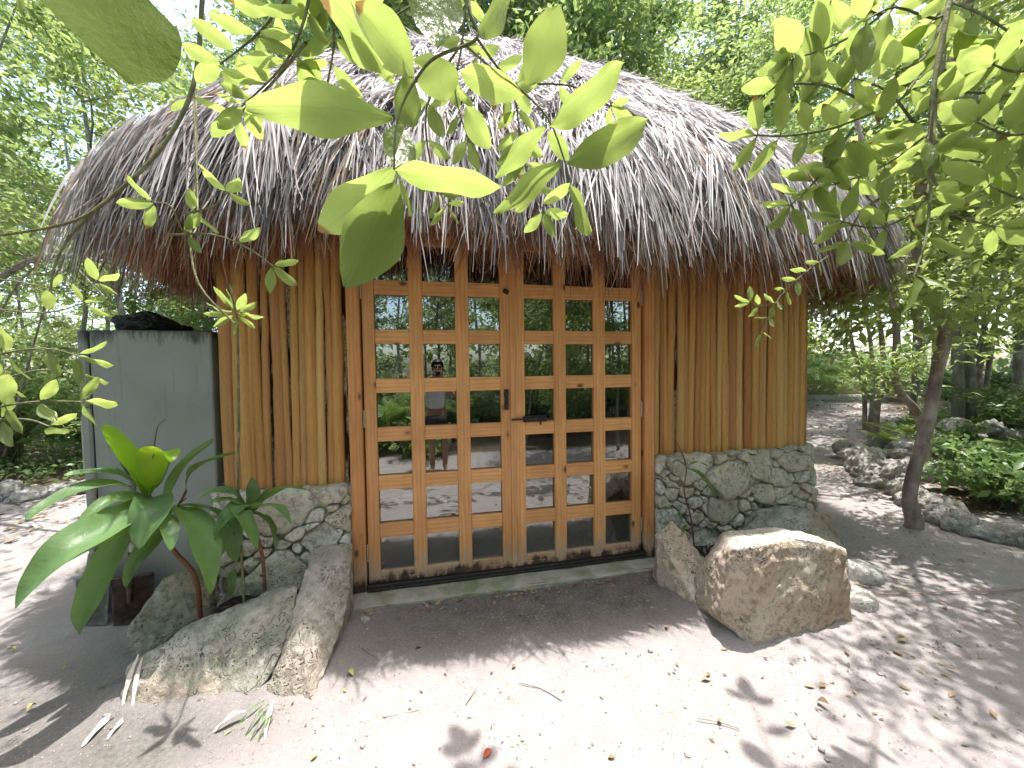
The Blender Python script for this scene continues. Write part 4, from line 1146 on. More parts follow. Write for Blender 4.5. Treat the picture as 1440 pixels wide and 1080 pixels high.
# vine with its sprig at the left
spray('pale bending vine with a sprig of small leaves hanging over the left eave',
      [([(300,-60,1.5),(285,0,1.5),(272,120,1.5),(262,140,1.5)], 1), ([(272,130,1.5),(278,300,1.3),(262,330,1.1),(240,290,1.0),(215,285,.98)], 3), ([(240,330,1.1),(300,330,1.05),(350,350,1.0),(385,375,1.0)], 3),
       ([(262,300,1.1),(300,290,1.05),(320,270,1.0)], 2)], .078, r=.0035, aspect=.40,
      extra=[([(285,-10,1.5),(272,120,1.5),(225,210,1.45),(150,282,1.4),(90,315,1.35),(-30,335,1.3)], .009, .004), ([(275,125,1.5),(276,240,1.4),(268,330,1.25),(280,400,1.2),(330,455,1.2)], .004, .003), ([(150,282,1.4),(100,330,1.4),(75,380,1.4),(72,420,1.4)], .005, .003)])
# thin sapling rising from the left bed
b0 = at(335, 690, -.35)
e = empty('sapling', (b0.x, b0.y, .1), 'thin straight sapling with a rosette of small leaves in front of the left pole wall', 'sapling'); st = Bag()
P = smooth_path([(b0.x+.01, b0.y, .1), at(335,690,-.35), at(336,600,-.45), at(335,520,-.62), at(334,462,-.80), at(330,430,-.85), at(322,400,-.88)], 3); st.tube(P, [.008-.004*i/len(P) for i in range(len(P))], 6)
top = P[-1]; 
for (tx, ty) in [(290,425),(300,402),(318,405),(345,412),(362,425),(372,445),(300,460),(360,462),(328,470),(285,440),(350,440)]:
    base = at(332, 440, -.85); tip = at(tx, ty, -.85+random.uniform(-.12, .12)); leaf_obj(e, base.lerp(tip, .15), tip, .036, leaf_normal(base, tip), 'big')
part('stem', st.mesh('stem', M['twig']), None, e)
for i, (tw_, lab) in enumerate([
    ([([(-60,390,1.6),(20,395,1.5),(90,410,1.4),(140,395,1.35)], 3), ([(-40,430,1.5),(60,440,1.4),(120,425,1.35)], 3)], 'leafy twig crossing the left edge above the refrigerator corner'),
    ([([(-80,520,1.2),(-10,500,1.15),(60,490,1.1),(110,500,1.1)], 4), ([(-20,540,1.2),(60,520,1.15),(120,530,1.1)], 3)], 'leafy twig at the left edge level with the refrigerator top'),
    ([([(-80,600,1.1),(-10,575,1.05),(50,565,1.0),(120,565,.98)], 4), ([(-10,590,1.1),(40,590,1.05),(70,600,1.0)], 2)], 'lowest leafy twig at the left edge pointing at the strap-leaved plant'),
    ([([(-60,330,1.3),(-10,325,1.2),(10,324,1.15)], 1)], 'single pale leaf twig on the left edge beside the eave')]):
    spray(lab, tw_, .10, r=.004, aspect=.36, group='leafy twigs at the left edge')
# right-hand leafy mass
RT = [
 ('bluish-green topmost spray of the right-hand branch beside the roof slope', [([(1345,-80,1.7),(1240,20,1.5),(1180,60,1.4),(1110,85,1.3)], 5), ([(1240,20,1.5),(1170,10,1.4),(1130,40,1.35)], 3)], .14),
 ('upper right branch with broad lime leaves near the top edge', [([(1345,-80,1.7),(1330,20,1.4),(1260,10,1.3),(1215,30,1.2)], 4), ([(1330,0,1.4),(1380,20,1.3),(1440,60,1.25)], 4), ([(1330,20,1.4),(1300,80,1.3),(1260,100,1.25)], 3)], .14),
 ('long leafy spray reaching left over the roof slope', [([(1345,-80,1.7),(1290,110,1.5),(1200,170,1.4),(1120,190,1.35),(1060,190,1.3)], 7), ([(1230,150,1.45),(1160,120,1.4),(1090,120,1.35)], 5), ([(1200,180,1.4),(1150,250,1.4),(1110,290,1.35)], 5)], .115),
 ('dense leafy spray in the middle of the right-hand foliage', [([(1340,-60,1.7),(1320,150,1.5),(1290,200,1.45),(1230,240,1.4),(1170,260,1.4)], 7), ([(1310,160,1.5),(1350,220,1.4),(1420,230,1.35)], 5), ([(1310,130,1.5),(1380,130,1.4),(1450,140,1.35)], 5), ([(1290,180,1.45),(1250,130,1.4),(1200,110,1.4)], 4)], .12),
 ('leafy spray hanging low in front of the right eave corner', [([(1340,-60,1.8),(1310,200,1.6),(1300,280,1.5),(1240,320,1.45),(1180,310,1.4)], 8), ([(1300,270,1.5),(1340,300,1.45),(1400,320,1.4)], 4), ([(1250,270,1.5),(1210,300,1.45),(1190,340,1.4)], 4)], .105),
 ('lowest leafy spray with paired leaves against the bent trunk', [([(1330,-40,1.5),(1315,160,1.35),(1310,250,1.25),(1303,330,1.2),(1285,390,1.15)], 5)], .12),
 ('right edge spray with wide pale leaves', [([(1500,150,1.4),(1460,180,1.3),(1420,190,1.25),(1370,170,1.2)], 4), ([(1500,60,1.3),(1440,100,1.25),(1395,90,1.2)], 3), ([(1500,270,1.4),(1440,280,1.3),(1390,260,1.3)], 3)], .13),
]
for lab, tw_, L in RT:
    spray(lab, tw_, L*1.3, r=.006, aspect=.40, group='branches of the right-hand foliage')
e = spray('pale bare twig running down through the right-hand foliage', [([(1345,-60,1.3),(1325,60,1.25),(1312,140,1.22),(1305,200,1.2)], 2)], .10, r=.004, extra=[([(1350,-80,1.3),(1328,40,1.25),(1312,130,1.22),(1308,230,1.22),(1318,262,1.22)], .009, .004)])
spray('delicate fern-like sprig in front of the right pole wall', [([(1165,360,1.25),(1130,385,1.2),(1095,420,1.18),(1070,470,1.15)], 7), ([(1095,425,1.18),(1070,430,1.15),(1055,425,1.15)], 3)], .052, r=.002, aspect=.34, spread=.8)

# ------------------------------------------------------------------ strap-leaved plants in the beds
def strap(parent, pts, w, m, name='leaf', roll=0.0, tipw=.12):
    """pts in world; a broad channelled leaf along a curve"""
    P = smooth_path(pts, 5); n_ = len(P); V = []; F = []; wj = 4
    c0 = Vector(P[0])
    prev = None
    for i, p in enumerate(P):
        t = i/(n_-1); d = (P[min(i+1, n_-1)]-P[max(i-1, 0)]).normalized()
        s_ = d.cross(Vector((0, 0, 1)))
        if s_.length < .15: s_ = prev if prev is not None else Vector((1, 0, 0))
        s_.normalize()
        if prev is not None and s_.dot(prev) < 0: s_ = -s_
        if prev is not None: s_ = (s_*.6+prev*.4).normalized()
        prev = s_; nn = s_.cross(d).normalized()
        s2 = s_*math.cos(roll) + nn*math.sin(roll); n2 = nn*math.cos(roll) - s_*math.sin(roll)
        ww = w*.5*max(tipw*.3, (math.sin(math.pi*(min(1, t*.93+.07))**1.0))**.75)
        if t < .12: ww = max(ww*.6, w*.10)
        for j in range(-wj, wj+1):
            q = j/wj
            V.append(p - c0 + s2*ww*q + n2*(abs(q)**1.5*ww*.38 + .004*math.sin(t*14+q*2)))
    cn = 2*wj+1
    for i in range(n_-1):
        for j in range(cn-1): F.append((i*cn+j, i*cn+j+1, (i+1)*cn+j+1, (i+1)*cn+j))
    me = mesh_np('leaf', [tuple(v) for v in V], F, m, True)
    o = link(name, me, parent); o.matrix_basis = rel(parent) @ T(c0); return o
hub = at(207, 695, -.42)
pl = empty('strap_leaved_plant', at(272, 830, -.30), 'big strap-leaved plant with arching glossy leaves and one lit lime-green, in front of the refrigerator', 'plant')
def A(px, py, y): return at(px, py, y)
st = Bag(); base = at(280, 830, -.28)
P = smooth_path([(base.x, base.y, .12), A(275,812,-.30), A(245,775,-.33), A(228,742,-.36), A(222,715,-.40), hub], 4); st.tube(P, [.014-.004*i/len(P) for i in range(len(P))], 8)
P = smooth_path([A(228,742,-.36), A(250,712,-.33), A(262,690,-.32)], 4); st.tube(P, [.007]*len(P), 6)
P = smooth_path([A(230,745,-.36), A(236,725,-.28), A(262,700,-.22)], 4); st.tube(P, [.005]*len(P), 6)
P = smooth_path([A(215,645,-.5), A(218,620,-.5), A(222,600,-.5), A(232,590,-.5)], 4); st.tube(P, [.003]*len(P), 5)
part('stem', st.mesh('stem', M['redstem']), None, pl)
h = lambda dx=0, dy=0, y=-.42: at(207+dx, 695+dy, y)
L1 = M['leaf_lime']; LS = M['leaf_strap']
strap(pl, [h(-2,0), A(185,655,-.46), A(163,622,-.50), A(146,597,-.52)], 0.111, L1, roll=1.0)['label'] = 'lime-green upright leaf lit through by the sun'
strap(pl, [h(2,0), A(212,665,-.46), A(218,640,-.50), A(236,636,-.56), A(240,650,-.60)], 0.137, L1, roll=.35)['label'] = 'folded lime-green leaf glowing in the sun'
strap(pl, [h(-4,0), A(170,668,-.48), A(130,664,-.55), A(90,668,-.62)], 0.065, LS, roll=.3)
strap(pl, [h(-5,5), A(165,682,-.50), A(110,690,-.62), A(60,715,-.72), A(36,732,-.76)], 0.098, LS, roll=.2)
strap(pl, [h(-5,8), A(185,720,-.55), A(140,745,-.70), A(90,775,-.82), A(48,820,-.88), A(22,855,-.90)], 0.163, LS, roll=.55)
strap(pl, [h(-3,8), A(170,735,-.58), A(125,760,-.72), A(70,800,-.80)], 0.130, LS, roll=.8)
strap(pl, [h(0,6), A(215,705,-.54), A(208,735,-.62), A(196,772,-.66)], 0.163, LS, roll=.15)
strap(pl, [h(-2,10), A(170,750,-.55), A(138,810,-.62), A(118,860,-.66), A(112,892,-.66)], 0.111, LS, roll=1.2)
strap(pl, [A(250,712,-.33), A(258,725,-.45), A(278,745,-.52), A(290,790,-.56), A(296,836,-.56)], 0.176, LS, roll=.25)
strap(pl, [A(232,742,-.36), A(240,690,-.34), A(262,650,-.30), A(305,615,-.26)], 0.078, LS, roll=.8)
strap(pl, [A(262,690,-.32), A(268,665,-.30), A(290,650,-.28), A(332,636,-.24)], 0.058, LS, roll=.6)
strap(pl, [h(2,-2), A(225,680,-.38), A(236,650,-.36), A(238,634,-.36)], 0.091, LS, roll=.6)
strap(pl, [h(2,4), A(222,712,-.50), A(236,742,-.60), A(240,775,-.66)], .10, LS, roll=.3)
strap(pl, [h(-2,2), A(186,700,-.48), A(150,706,-.60), A(108,738,-.70)], .085, LS, roll=.5)
strap(pl, [h(0,0), A(196,668,-.40), A(178,640,-.36), A(150,628,-.34)], .06, LS, roll=.6)
strap(pl, [A(250,712,-.33), A(275,712,-.40), A(305,722,-.46), A(330,752,-.48)], .075, LS, roll=.4)
strap(pl, [A(232,742,-.36), A(214,760,-.45), A(190,790,-.52), A(176,826,-.55)], .08, LS, roll=.8)
hub2 = at(350, 722, -.34)
p2_ = empty('strap_leaved_plant', at(372, 830, -.28), 'smaller dark green strap-leaved plant against the stone base left of the door', 'plant')
st = Bag(); b0 = at(372, 830, -.26); P = smooth_path([(b0.x, b0.y, .1), A(371,800,-.28), A(365,765,-.30), hub2], 4); st.tube(P, [.010]*len(P), 7); part('stem', st.mesh('stem', M['redstem']), None, p2_)
k2 = lambda: at(350, 722, -.34)
for pts, w, rl in [([k2(), A(365,712,-.42), A(392,716,-.50), A(412,742,-.52)], .06, .3), ([k2(), A(342,708,-.40), A(318,728,-.48), A(300,760,-.50)], .06, .5), ([k2(), A(352,700,-.36), A(355,670,-.38)], .07, 1.2), ([k2(), A(375,700,-.38), A(405,686,-.42), A(436,690,-.46)], .055, .4), ([k2(), A(330,695,-.38), A(300,692,-.44), A(278,700,-.48)], .05, .3),
                  ([k2(), A(325,705,-.42), A(295,706,-.5)], .05, .2), ([k2(), A(335,718,-.44), A(350,750,-.50), A(362,776,-.52)], .085, .5), ([k2(), A(370,728,-.40), A(382,748,-.44), A(388,770,-.44)], .07, .7),
                  ([k2(), A(335,740,-.38), A(330,770,-.40), A(334,792,-.40)], .065, .5), ([k2(), A(318,742,-.34), A(312,770,-.36), A(308,790,-.36)], .05, .9), ([A(330,800,-.25), A(326,815,-.28), A(325,840,-.30)], .03, .5)]:
    strap(p2_, pts, w*1.5, LS, roll=rl)
p3 = empty('seedling', at(975, 758, -.25), 'slender broken-topped seedling with few narrow leaves against the right stone base', 'plant')
st = Bag(); b0 = at(977, 765, -.22); P = smooth_path([(b0.x, b0.y, .1), A(972,730,-.22), A(962,690,-.22), A(965,655,-.22), A(950,618,-.22)], 4); st.tube(P, [.007-.003*i/len(P) for i in range(len(P))], 6); part('stem', st.mesh('stem', M['redstem']), None, p3)
for pts, w, rl in [([A(964,658,-.22), A(985,668,-.28), A(1008,700,-.30)], .05, .6), ([A(964,656,-.22), A(980,650,-.28), A(995,655,-.3)], .03, .4), ([A(964,656,-.22), A(955,648,-.28), A(945,650,-.3)], .025, .4),
                  ([A(964,740,-.22), A(958,732,-.26), A(954,722,-.28)], .035, .7), ([A(966,738,-.22), A(960,745,-.28), A(955,752,-.30)], .03, .5)]:
    strap(p3, pts, w, LS, roll=rl)

# ------------------------------------------------------------------ trees, bushes, palms
def card_leaves(P, D, size, aspect, rs_):
    """P positions, D directions: folded diamond leaves, 6 verts, 4 triangles as 2 quads"""
    n_ = len(P); rnd = rs_.randn(n_, 3); nr = unit(np.cross(D, rnd) + np.array([0, 0, .9])); side = unit(np.cross(nr, D)); nr = np.cross(D, side)
    L = size*(.7+.6*rs_.rand(n_)); w = L*aspect*.5
    a = P; c = P + D*L[:, None] - np.array([0, 0, 1.])*(L*.12)[:, None]; m_ = P + D*(L*.48)[:, None]
    l = m_ + side*w[:, None] + nr*(w*.3)[:, None]; r = m_ - side*w[:, None] + nr*(w*.3)[:, None]
    V = np.stack([a, l, c, r, m_], 1).reshape(-1, 3)
    b_ = (np.arange(n_)*5)[:, None]
    F = np.concatenate([b_+np.array([[0, 4, 1, 1]]), b_+np.array([[4, 2, 1, 1]]), b_+np.array([[0, 3, 4, 4]]), b_+np.array([[3, 2, 4, 4]])])
    return V, F[:, :3]
def tree_proto(seed, H, rbase, nlimb, crown_from, spreadr, nleaf, lsize, m, bark, aspect=.45, lean=.06, limbup=.5):
    rr = random.Random(seed); rs_ = np.random.RandomState(seed); tb = Bag()
    P = [Vector((0, 0, -.15))]; d = Vector((rr.uniform(-lean, lean), rr.uniform(-lean, lean), 1))
    n_ = 9
    for i in range(1, n_+1):
        d = (d + Vector((rr.uniform(-.10, .10), rr.uniform(-.10, .10), .05))).normalized(); P.append(P[-1] + d*H/n_)
    P = smooth_path(P, 2); m_ = len(P)
    tb.tube(P, [rbase*.62*(1.25 if i == 0 else 1)*(1-.8*i/m_) for i in range(m_)], 7)
    LP = []; LD = []
    tips = []
    for k in range(nlimb):
        f = crown_from + (1-crown_from)*(k+rr.random())/nlimb; i = min(int(f*(m_-1)), m_-2); p = P[i]
        az = rr.uniform(0, 6.283); ln = spreadr*(1.15-.6*f)*rr.uniform(.6, 1.15)
        q = p; dd = Vector((math.cos(az), math.sin(az), limbup*rr.uniform(.3, 1.3))).normalized(); pts = [p]
        for j in range(5):
            dd = (dd + Vector((rr.uniform(-.25, .25), rr.uniform(-.25, .25), rr.uniform(-.16, .2)))).normalized(); q = q + dd*ln/5; pts.append(q)
        r0 = rbase*(1-.8*f)*.5
        tb.tube(pts, [r0*(1-.16*j) for j in range(6)], 4)
        for j in range(2, 6):
            for _ in range(2): tips.append((pts[j], dd, r0*.3))
        tips.append((P[-1], Vector((0, 0, 1)), .01))
    per = max(4, nleaf//len(tips))
    for (p, dd, r0) in tips:
        az = rr.uniform(0, 6.283); t = Vector((math.cos(az), math.sin(az), rr.uniform(-.3, .5))).normalized()*rr.uniform(.5, 1.1)*spreadr*.42
        e_ = p+t; tb.tube([p, p+t*.5+Vector((0, 0, .04)), e_], [max(.006, r0*.5), .005, .003], 3)
        k = rs_.rand(per)**.8
        pos = np.array(p)[None]+np.array(t)[None]*k[:, None] + rs_.randn(per, 3)*np.array([.17, .17, .11])*spreadr*.55
        LP.append(pos); dirs = rs_.randn(per, 3); dirs[:, 2] = dirs[:, 2]*.5-.25; LD.append(unit(dirs + unit(np.array(t)[None])*.6))
    LP = np.concatenate(LP); LD = np.concatenate(LD)
    V, F = card_leaves(LP, LD, lsize, aspect, rs_)
    return tb.mesh('trunk', M[bark]), mesh_np('crown', V, F, M[m], False)
PROTO = [tree_proto(101, 8.5, .11, 11, .38, 2.2, 9000, .13, 'leaf_forest', 'bark_grey'),
         tree_proto(102, 10.5, .13, 12, .42, 2.5, 10000, .12, 'leaf_yellow', 'bark_grey'),
         tree_proto(103, 7.0, .07, 10, .30, 1.8, 7500, .12, 'leaf_yellow', 'bark'),
         tree_proto(104, 9.5, .09, 12, .25, 2.0, 9500, .11, 'leaf_forest', 'bark_grey', .35),
         tree_proto(105, 12.0, .16, 13, .45, 3.0, 11000, .14, 'leaf_forest', 'bark_grey')]
PROTO.append(None)
PROTO[5] = (tree_proto(106, 8.0, .07, 9, .45, 2.3, 5200, .13, 'leaf_forest', 'bark_grey', .42))
PROTO.append(tree_proto(107, 11.5, .09, 7, .72, 2.4, 4200, .15, 'leaf_forest', 'bark_grey', .42))
ALLT = {}
def tree(i, x, y, sc, rz, zone, sz=None, lean=(0, 0)):
    tm, cm = PROTO[i]
    e = empty('forest_tree', (x, y, gh(x, y)), '', 'tree'); e.rotation_euler = (Matrix.Rotation(lean[0], 3, 'Y') @ Matrix.Rotation(-lean[1], 3, 'X') @ Matrix.Rotation(rz, 3, 'Z')).to_euler(); e.scale = (sc, sc, sz or sc)
    link('trunk', tm, e); link('crown', cm, e)
    ALLT.setdefault(zone, []).append(e); return e
rt = random.Random(77)
def scatter(zone, n_, xr, yr, dmin, scr=(.8, 1.25), protos=(0, 1, 2, 3, 4), avoid=None):
    c = 0; tries = 0; pts = []
    while c < n_ and tries < 3000:
        tries += 1; x = rt.uniform(*xr); y = rt.uniform(*yr)
        if avoid and avoid(x, y): continue
        if any((x-a)**2+(y-b_)**2 < dmin**2 for a, b_ in pts): continue
        pts.append((x, y)); tree(rt.choice(protos), x, y, rt.uniform(*scr), rt.uniform(0, 6.28), zone); c += 1
onroad = lambda x, y: abs(y - float(np.interp(x, [3.5, 5, 7.5, 12, 20, 40], [.2, 1.2, 3.1, 6.2, 12.0, 24.0]))) < 1.7
scatter('back', 24, (-6, 10), (5.6, 13), 1.3, (.95, 1.4), avoid=onroad)
for q_, (x_, y_) in enumerate([(.2, 5.4), (2.0, 5.9), (3.6, 5.5), (-1.6, 5.8), (1.0, 7.4), (5.2, 6.4)]): tree((1, 4, 0, 3, 4, 1)[q_], x_, y_, 1.15, q_*1.3, 'back')
scatter('left', 19, (-15, -5.0), (4.4, 14), 1.6, (.7, 1.05), (0, 1, 2, 3))
scatter('leftnear', 4, (-11, -7.5), (.2, 3.0), 1.5, (.6, .85), (2, 3))
scatter('right', 30, (8.2, 22), (-1.5, 13), 1.4, avoid=onroad)
scatter('rightnear', 4, (7.6, 11), (-3.5, .8), 1.3, protos=(2, 3, 2))
scatter('behind', 34, (-10, 12), (-14, -4.9), 1.15, (.6, .95))
for (i_, x_, y_, s_c, a_, ln) in [(5, -4.0, -2.3, .85, .4, (.30, .05)), (5, -5.2, .2, .85, 1.9, (.36, .0)), (5, -4.3, -3.5, .8, 3.0, (.14, .12)), (5, -5.5, 1.2, .8, 2.2, (.42, .02)), (6, -3.9, -1.3, .72, 3.9, (.30, .05)), (5, -5.2, -.6, .75, .7, (.42, 0)), (5, -6.2, 2.4, .8, 1.1, (.36, .0)), (5, 5.4, -2.5, .80, 4.0, (-.12, .12)), (5, 5.8, -1.9, .75, 1.0, (-.28, .0)),
                                  (5, 3.6, -4.0, .75, 2.2, (-.05, .26)), (5, 1.7, -4.3, .62, 5.2, (.02, .22)), (0, 1.9, -6.2, .8, 5.0, (0, 0)), (2, -1.8, -6.0, .85, .9, (0, 0))]:
    tree(i_, x_, y_, s_c, a_, 'canopy', None, ln)
for zone, place in [('canopy', 'overhanging the sandy yard and dappling it with shade'), ('back', 'behind the thatched roof'), ('left', 'in the forest left of the hut'), ('leftnear', 'close to the clearing left of the refrigerator'), ('right', 'along the path right of the hut'),
                    ('rightnear', 'behind the reddish bent trunk'), ('behind', 'mirrored in the door panes')]:
    ts = sorted(ALLT[zone], key=lambda o: screen_x(o.location) if zone != 'behind' else o.location.x)
    for i, o in enumerate(ts): tag(o, '%s slender leafy tree from the left %s' % (ORD[i], place), 'tree', 'forest trees %s' % place)

# the reddish bent tree and its companions at the right
def drawn_tree(name, pts, radii, label, crown=None, bark='bark', limbs=()):
    P0 = Vector(pts[0]); e = empty(name, (P0.x, P0.y, P0.z), label, 'tree'); tb = Bag()
    P = smooth_path(pts, 5); n_ = len(P); rad = [float(np.interp(i/(n_-1), np.linspace(0, 1, len(radii)), radii))*(1+.07*noise.noise((i*.7, P0.x, 0))) for i in range(n_)]
    tb.tube(P, rad, 12)
    for lp, r0, r1 in limbs:
        Q = smooth_path(lp, 4); tb.tube(Q, [r0+(r1-r0)*i/len(Q) for i in range(len(Q))], 7)
    part('trunk', tb.mesh('trunk', M[bark]), None, e)
    if crown:
        cm, loc, sc, rz = crown; o = link('crown', cm, e); o.matrix_basis = rel(e) @ T(loc) @ Rm(rz, 'Z') @ Matrix.Diagonal((sc[0], sc[1], sc[2], 1))
    return e
Y0 = -.05
tp_ = [(4.62, -.02, -.1)] + [tuple(at(px, py, Y0)) for px, py in [(1286,735),(1279,700),(1290,645),(1306,590),(1318,520),(1330,465),(1318,435),(1298,412),(1287,380),(1290,330),(1298,250)]] + [(4.8, -.1, 4.2), (4.9, -.2, 5.2), (5.0, -.2, 6.4)]
drawn_tree('bent_tree', tp_, [.10, .070, .056, .051, .05, .05, .056, .044, .042, .048, .046, .045, .042, .04, .02], 'reddish-brown tree with a sharply bent trunk rooted in the stone edging',
           (PROTO[2][1], (4.9, -.3, -.2), (.9, .9, 1.0), .6),
           limbs=[([(4.8,-.1,4.2), (4.2,-.6,4.7), (3.6,-1.1,5.0)], .035, .01), ([(4.8,-.1,4.4), (5.4,.4,5.0), (6.0,.5,5.6)], .035, .01)])
Y1 = .95
sp_ = [(lambda v: (v.x, v.y, -.1))(at(1303, 650, Y1))] + [tuple(at(px, py, Y1)) for px, py in [(1300,620),(1290,580),(1268,555),(1259,530),(1261,480),(1258,440),(1248,400),(1238,360),(1232,300),(1240,230)]] + [(5.4, 1.1, 4.6), (5.5, 1.3, 6)]
drawn_tree('crooked_tree', sp_, [.07, .06, .045, .043, .042, .04, .036, .036, .034, .03, .03, .03, .02], 'thinner crooked dark tree just left of the bent trunk', (PROTO[3][1], (5.7, 1.6, -.3), (.8, .8, .85), 2.0))
Y2 = 2.4
sp_ = [(lambda v: (v.x, v.y, -.05))(at(1232, 600, Y2))] + [tuple(at(px, py, Y2)) for px, py in [(1234,570),(1246,535),(1242,500),(1238,460),(1230,420),(1225,380),(1222,330)]] + [(6.9, 2.4, 4.5)]
drawn_tree('thin_tree', sp_, [.05, .045, .04, .04, .035, .03, .03, .03, .02], 'thinnest crooked stem beside the path left of the two dark trunks', (PROTO[2][1], (7.1, 2.6, .2), (.7, .7, .75), 1.0), 'bark')
for k, (px, w, lab) in enumerate([(1346, .10, 'pale grey straight trunk just right of the bent tree'), (1362, .11, 'pale grey trunk standing close behind its twin')]):
    x = at(px, 600, 2.6); 
    drawn_tree('straight_tree', [(x.x, 2.6, -.05)] + [tuple(at(px+q, py, 2.6)) for q, py in [(2,560),(0,500),(4,440),(-6,380),(-4,300),(0,200)]] + [(x.x+.3, 2.8, 7.0)], [w, w*.9, w*.85, w*.8, w*.75, w*.7, w*.6, w*.3], lab, (PROTO[k*3][1], (x.x+.2, 2.8, .3), (.8, .8, .9), k*2.2), 'bark_grey')

# slim stems at the far right
rr = random.Random(31); stems = []
for i in range(15):
    x = rr.uniform(9.0, 13.5); y = rr.uniform(.4, 3.8); h = rr.uniform(4, 6.5)
    pts = [(x, y, gh(x, y)-.05)]; dx, dy = rr.uniform(-.12, .12), rr.uniform(-.12, .12)
    for j in range(1, 6): pts.append((x+dx*j+rr.uniform(-.08, .08), y+dy*j+rr.uniform(-.08, .08), h*j/5))
    e = drawn_tree('young_tree', pts, [.045, .04, .035, .03, .02, .01], '', None, rr.choice(['bark_grey', 'bark'])); stems.append(e)
for i, o in enumerate(sorted(stems, key=lambda o: screen_x(o.location))): tag(o, '%s thin stem from the left in the thicket at the right edge' % ORD[i], 'tree', 'thin stems of the right thicket')

# bushes
def bush_proto(seed, nst, h, w, nleaf, lsize, m, aspect=.4):
    rr = random.Random(seed); rs_ = np.random.RandomState(seed); tb = Bag(); LP = []; LD = []
    for k in range(nst):
        az = rr.uniform(0, 6.28); reach = w*rr.uniform(.3, 1); hh = h*rr.uniform(.5, 1.05)
        p3_ = [Vector((rr.uniform(-.1, .1)*w, rr.uniform(-.1, .1)*w, -.05))]
        for j in range(1, 5):
            t = j/4; p3_.append(Vector((math.cos(az)*reach*t**1.3, math.sin(az)*reach*t**1.3, hh*(1-(1-t)**1.8)*(1-.12*t))) + Vector((rr.uniform(-.04, .04), rr.uniform(-.04, .04), 0)))
        tb.tube(p3_, [.012, .010, .008, .005, .003], 4)
        per = nleaf//nst; kk = .25+.75*rs_.rand(per)
        arr = np.array([tuple(v) for v in p3_]); f = kk*4; i0 = np.clip(f.astype(int), 0, 3); fr_ = (f-i0)[:, None]
        pos = arr[i0]*(1-fr_)+arr[i0+1]*fr_ + rs_.randn(per, 3)*lsize*.5
        d = unit(arr[i0+1]-arr[i0]); LP.append(pos); LD.append(unit(d*.5+rs_.randn(per, 3)*np.array([.8, .8, .45])))
    V, F = card_leaves(np.concatenate(LP), np.concatenate(LD), lsize, aspect, rs_)
    return tb.mesh('stem', M['twig']), mesh_np('foliage', V, F, M[m], False)
BUSH = [bush_proto(1, 26, 1.3, .9, 1800, .11, 'leaf_bush'), bush_proto(2, 22, .8, .8, 1300, .13, 'leaf_bush', .5), bush_proto(3, 30, 1.8, 1.1, 2400, .09, 'leaf_forest', .4), bush_proto(4, 20, .5, .7, 900, .12, 'leaf_palm', .42)]
BUSHES = {}
def bush(i, x, y, sc, zone):
    e = empty('bush', (x, y, gh(x, y)), '', 'bush'); e.rotation_euler = (0, 0, rt.uniform(0, 6.28)); e.scale = (sc, sc, sc*rt.uniform(.85, 1.15))
    link('stem', BUSH[i][0], e); link('foliage', BUSH[i][1], e); BUSHES.setdefault(zone, []).append(e)
def bscatter(zone, n_, xr, yr, dmin, kinds=(0, 1, 2, 3), scr=(.7, 1.3), avoid=None):
    pts = []; tries = 0
    while len(pts) < n_ and tries < 4000:
        tries += 1; x = rt.uniform(*xr); y = rt.uniform(*yr)
        if avoid and avoid(x, y): continue
        if any((x-a)**2+(y-b_)**2 < dmin**2 for a, b_ in pts): continue
        pts.append((x, y)); bush(rt.choice(kinds), x, y, rt.uniform(*scr), zone)
bscatter('l', 34, (-14, -4.0), (3.8, 9), .9, avoid=lambda x, y: y < 3.9+(-4.6-x)*-.25)
bscatter('ll', 8, (-12, -7.6), (-.5, 3.6), 1.0)
bscatter('b', 14, (-4, 9), (5.2, 9.5), 1.0, avoid=onroad)
bscatter('r', 24, (6.0, 12), (-2.2, 2.6), .72, kinds=(0, 1, 3, 1), scr=(.55, 1.05), avoid=lambda x, y: onroad(x, y) or y > .9+(x-6.0)*.75-.2 or (x < 6.6 and y < -.9))
bscatter('rr', 14, (11, 22), (3.5, 15), 1.3, avoid=onroad)
bscatter('m', 44, (-9, 11), (-9, -4.3), .75, scr=(.9, 1.6))
for zone, place in [('l', 'at the forest edge left of the refrigerator'), ('ll', 'beyond the left edge of the clearing'), ('b', 'behind the hut'), ('r', 'behind the stone edging at the right'), ('rr', 'beside the far end of the path'), ('m', 'mirrored in the glass door')]:
    for i, o in enumerate(sorted(BUSHES[zone], key=lambda o: screen_x(o.location) if zone != 'm' else o.location.x)):
        tag(o, '%s bush from the left %s' % (ORD[i], place), 'bush', 'undergrowth bushes %s' % place)
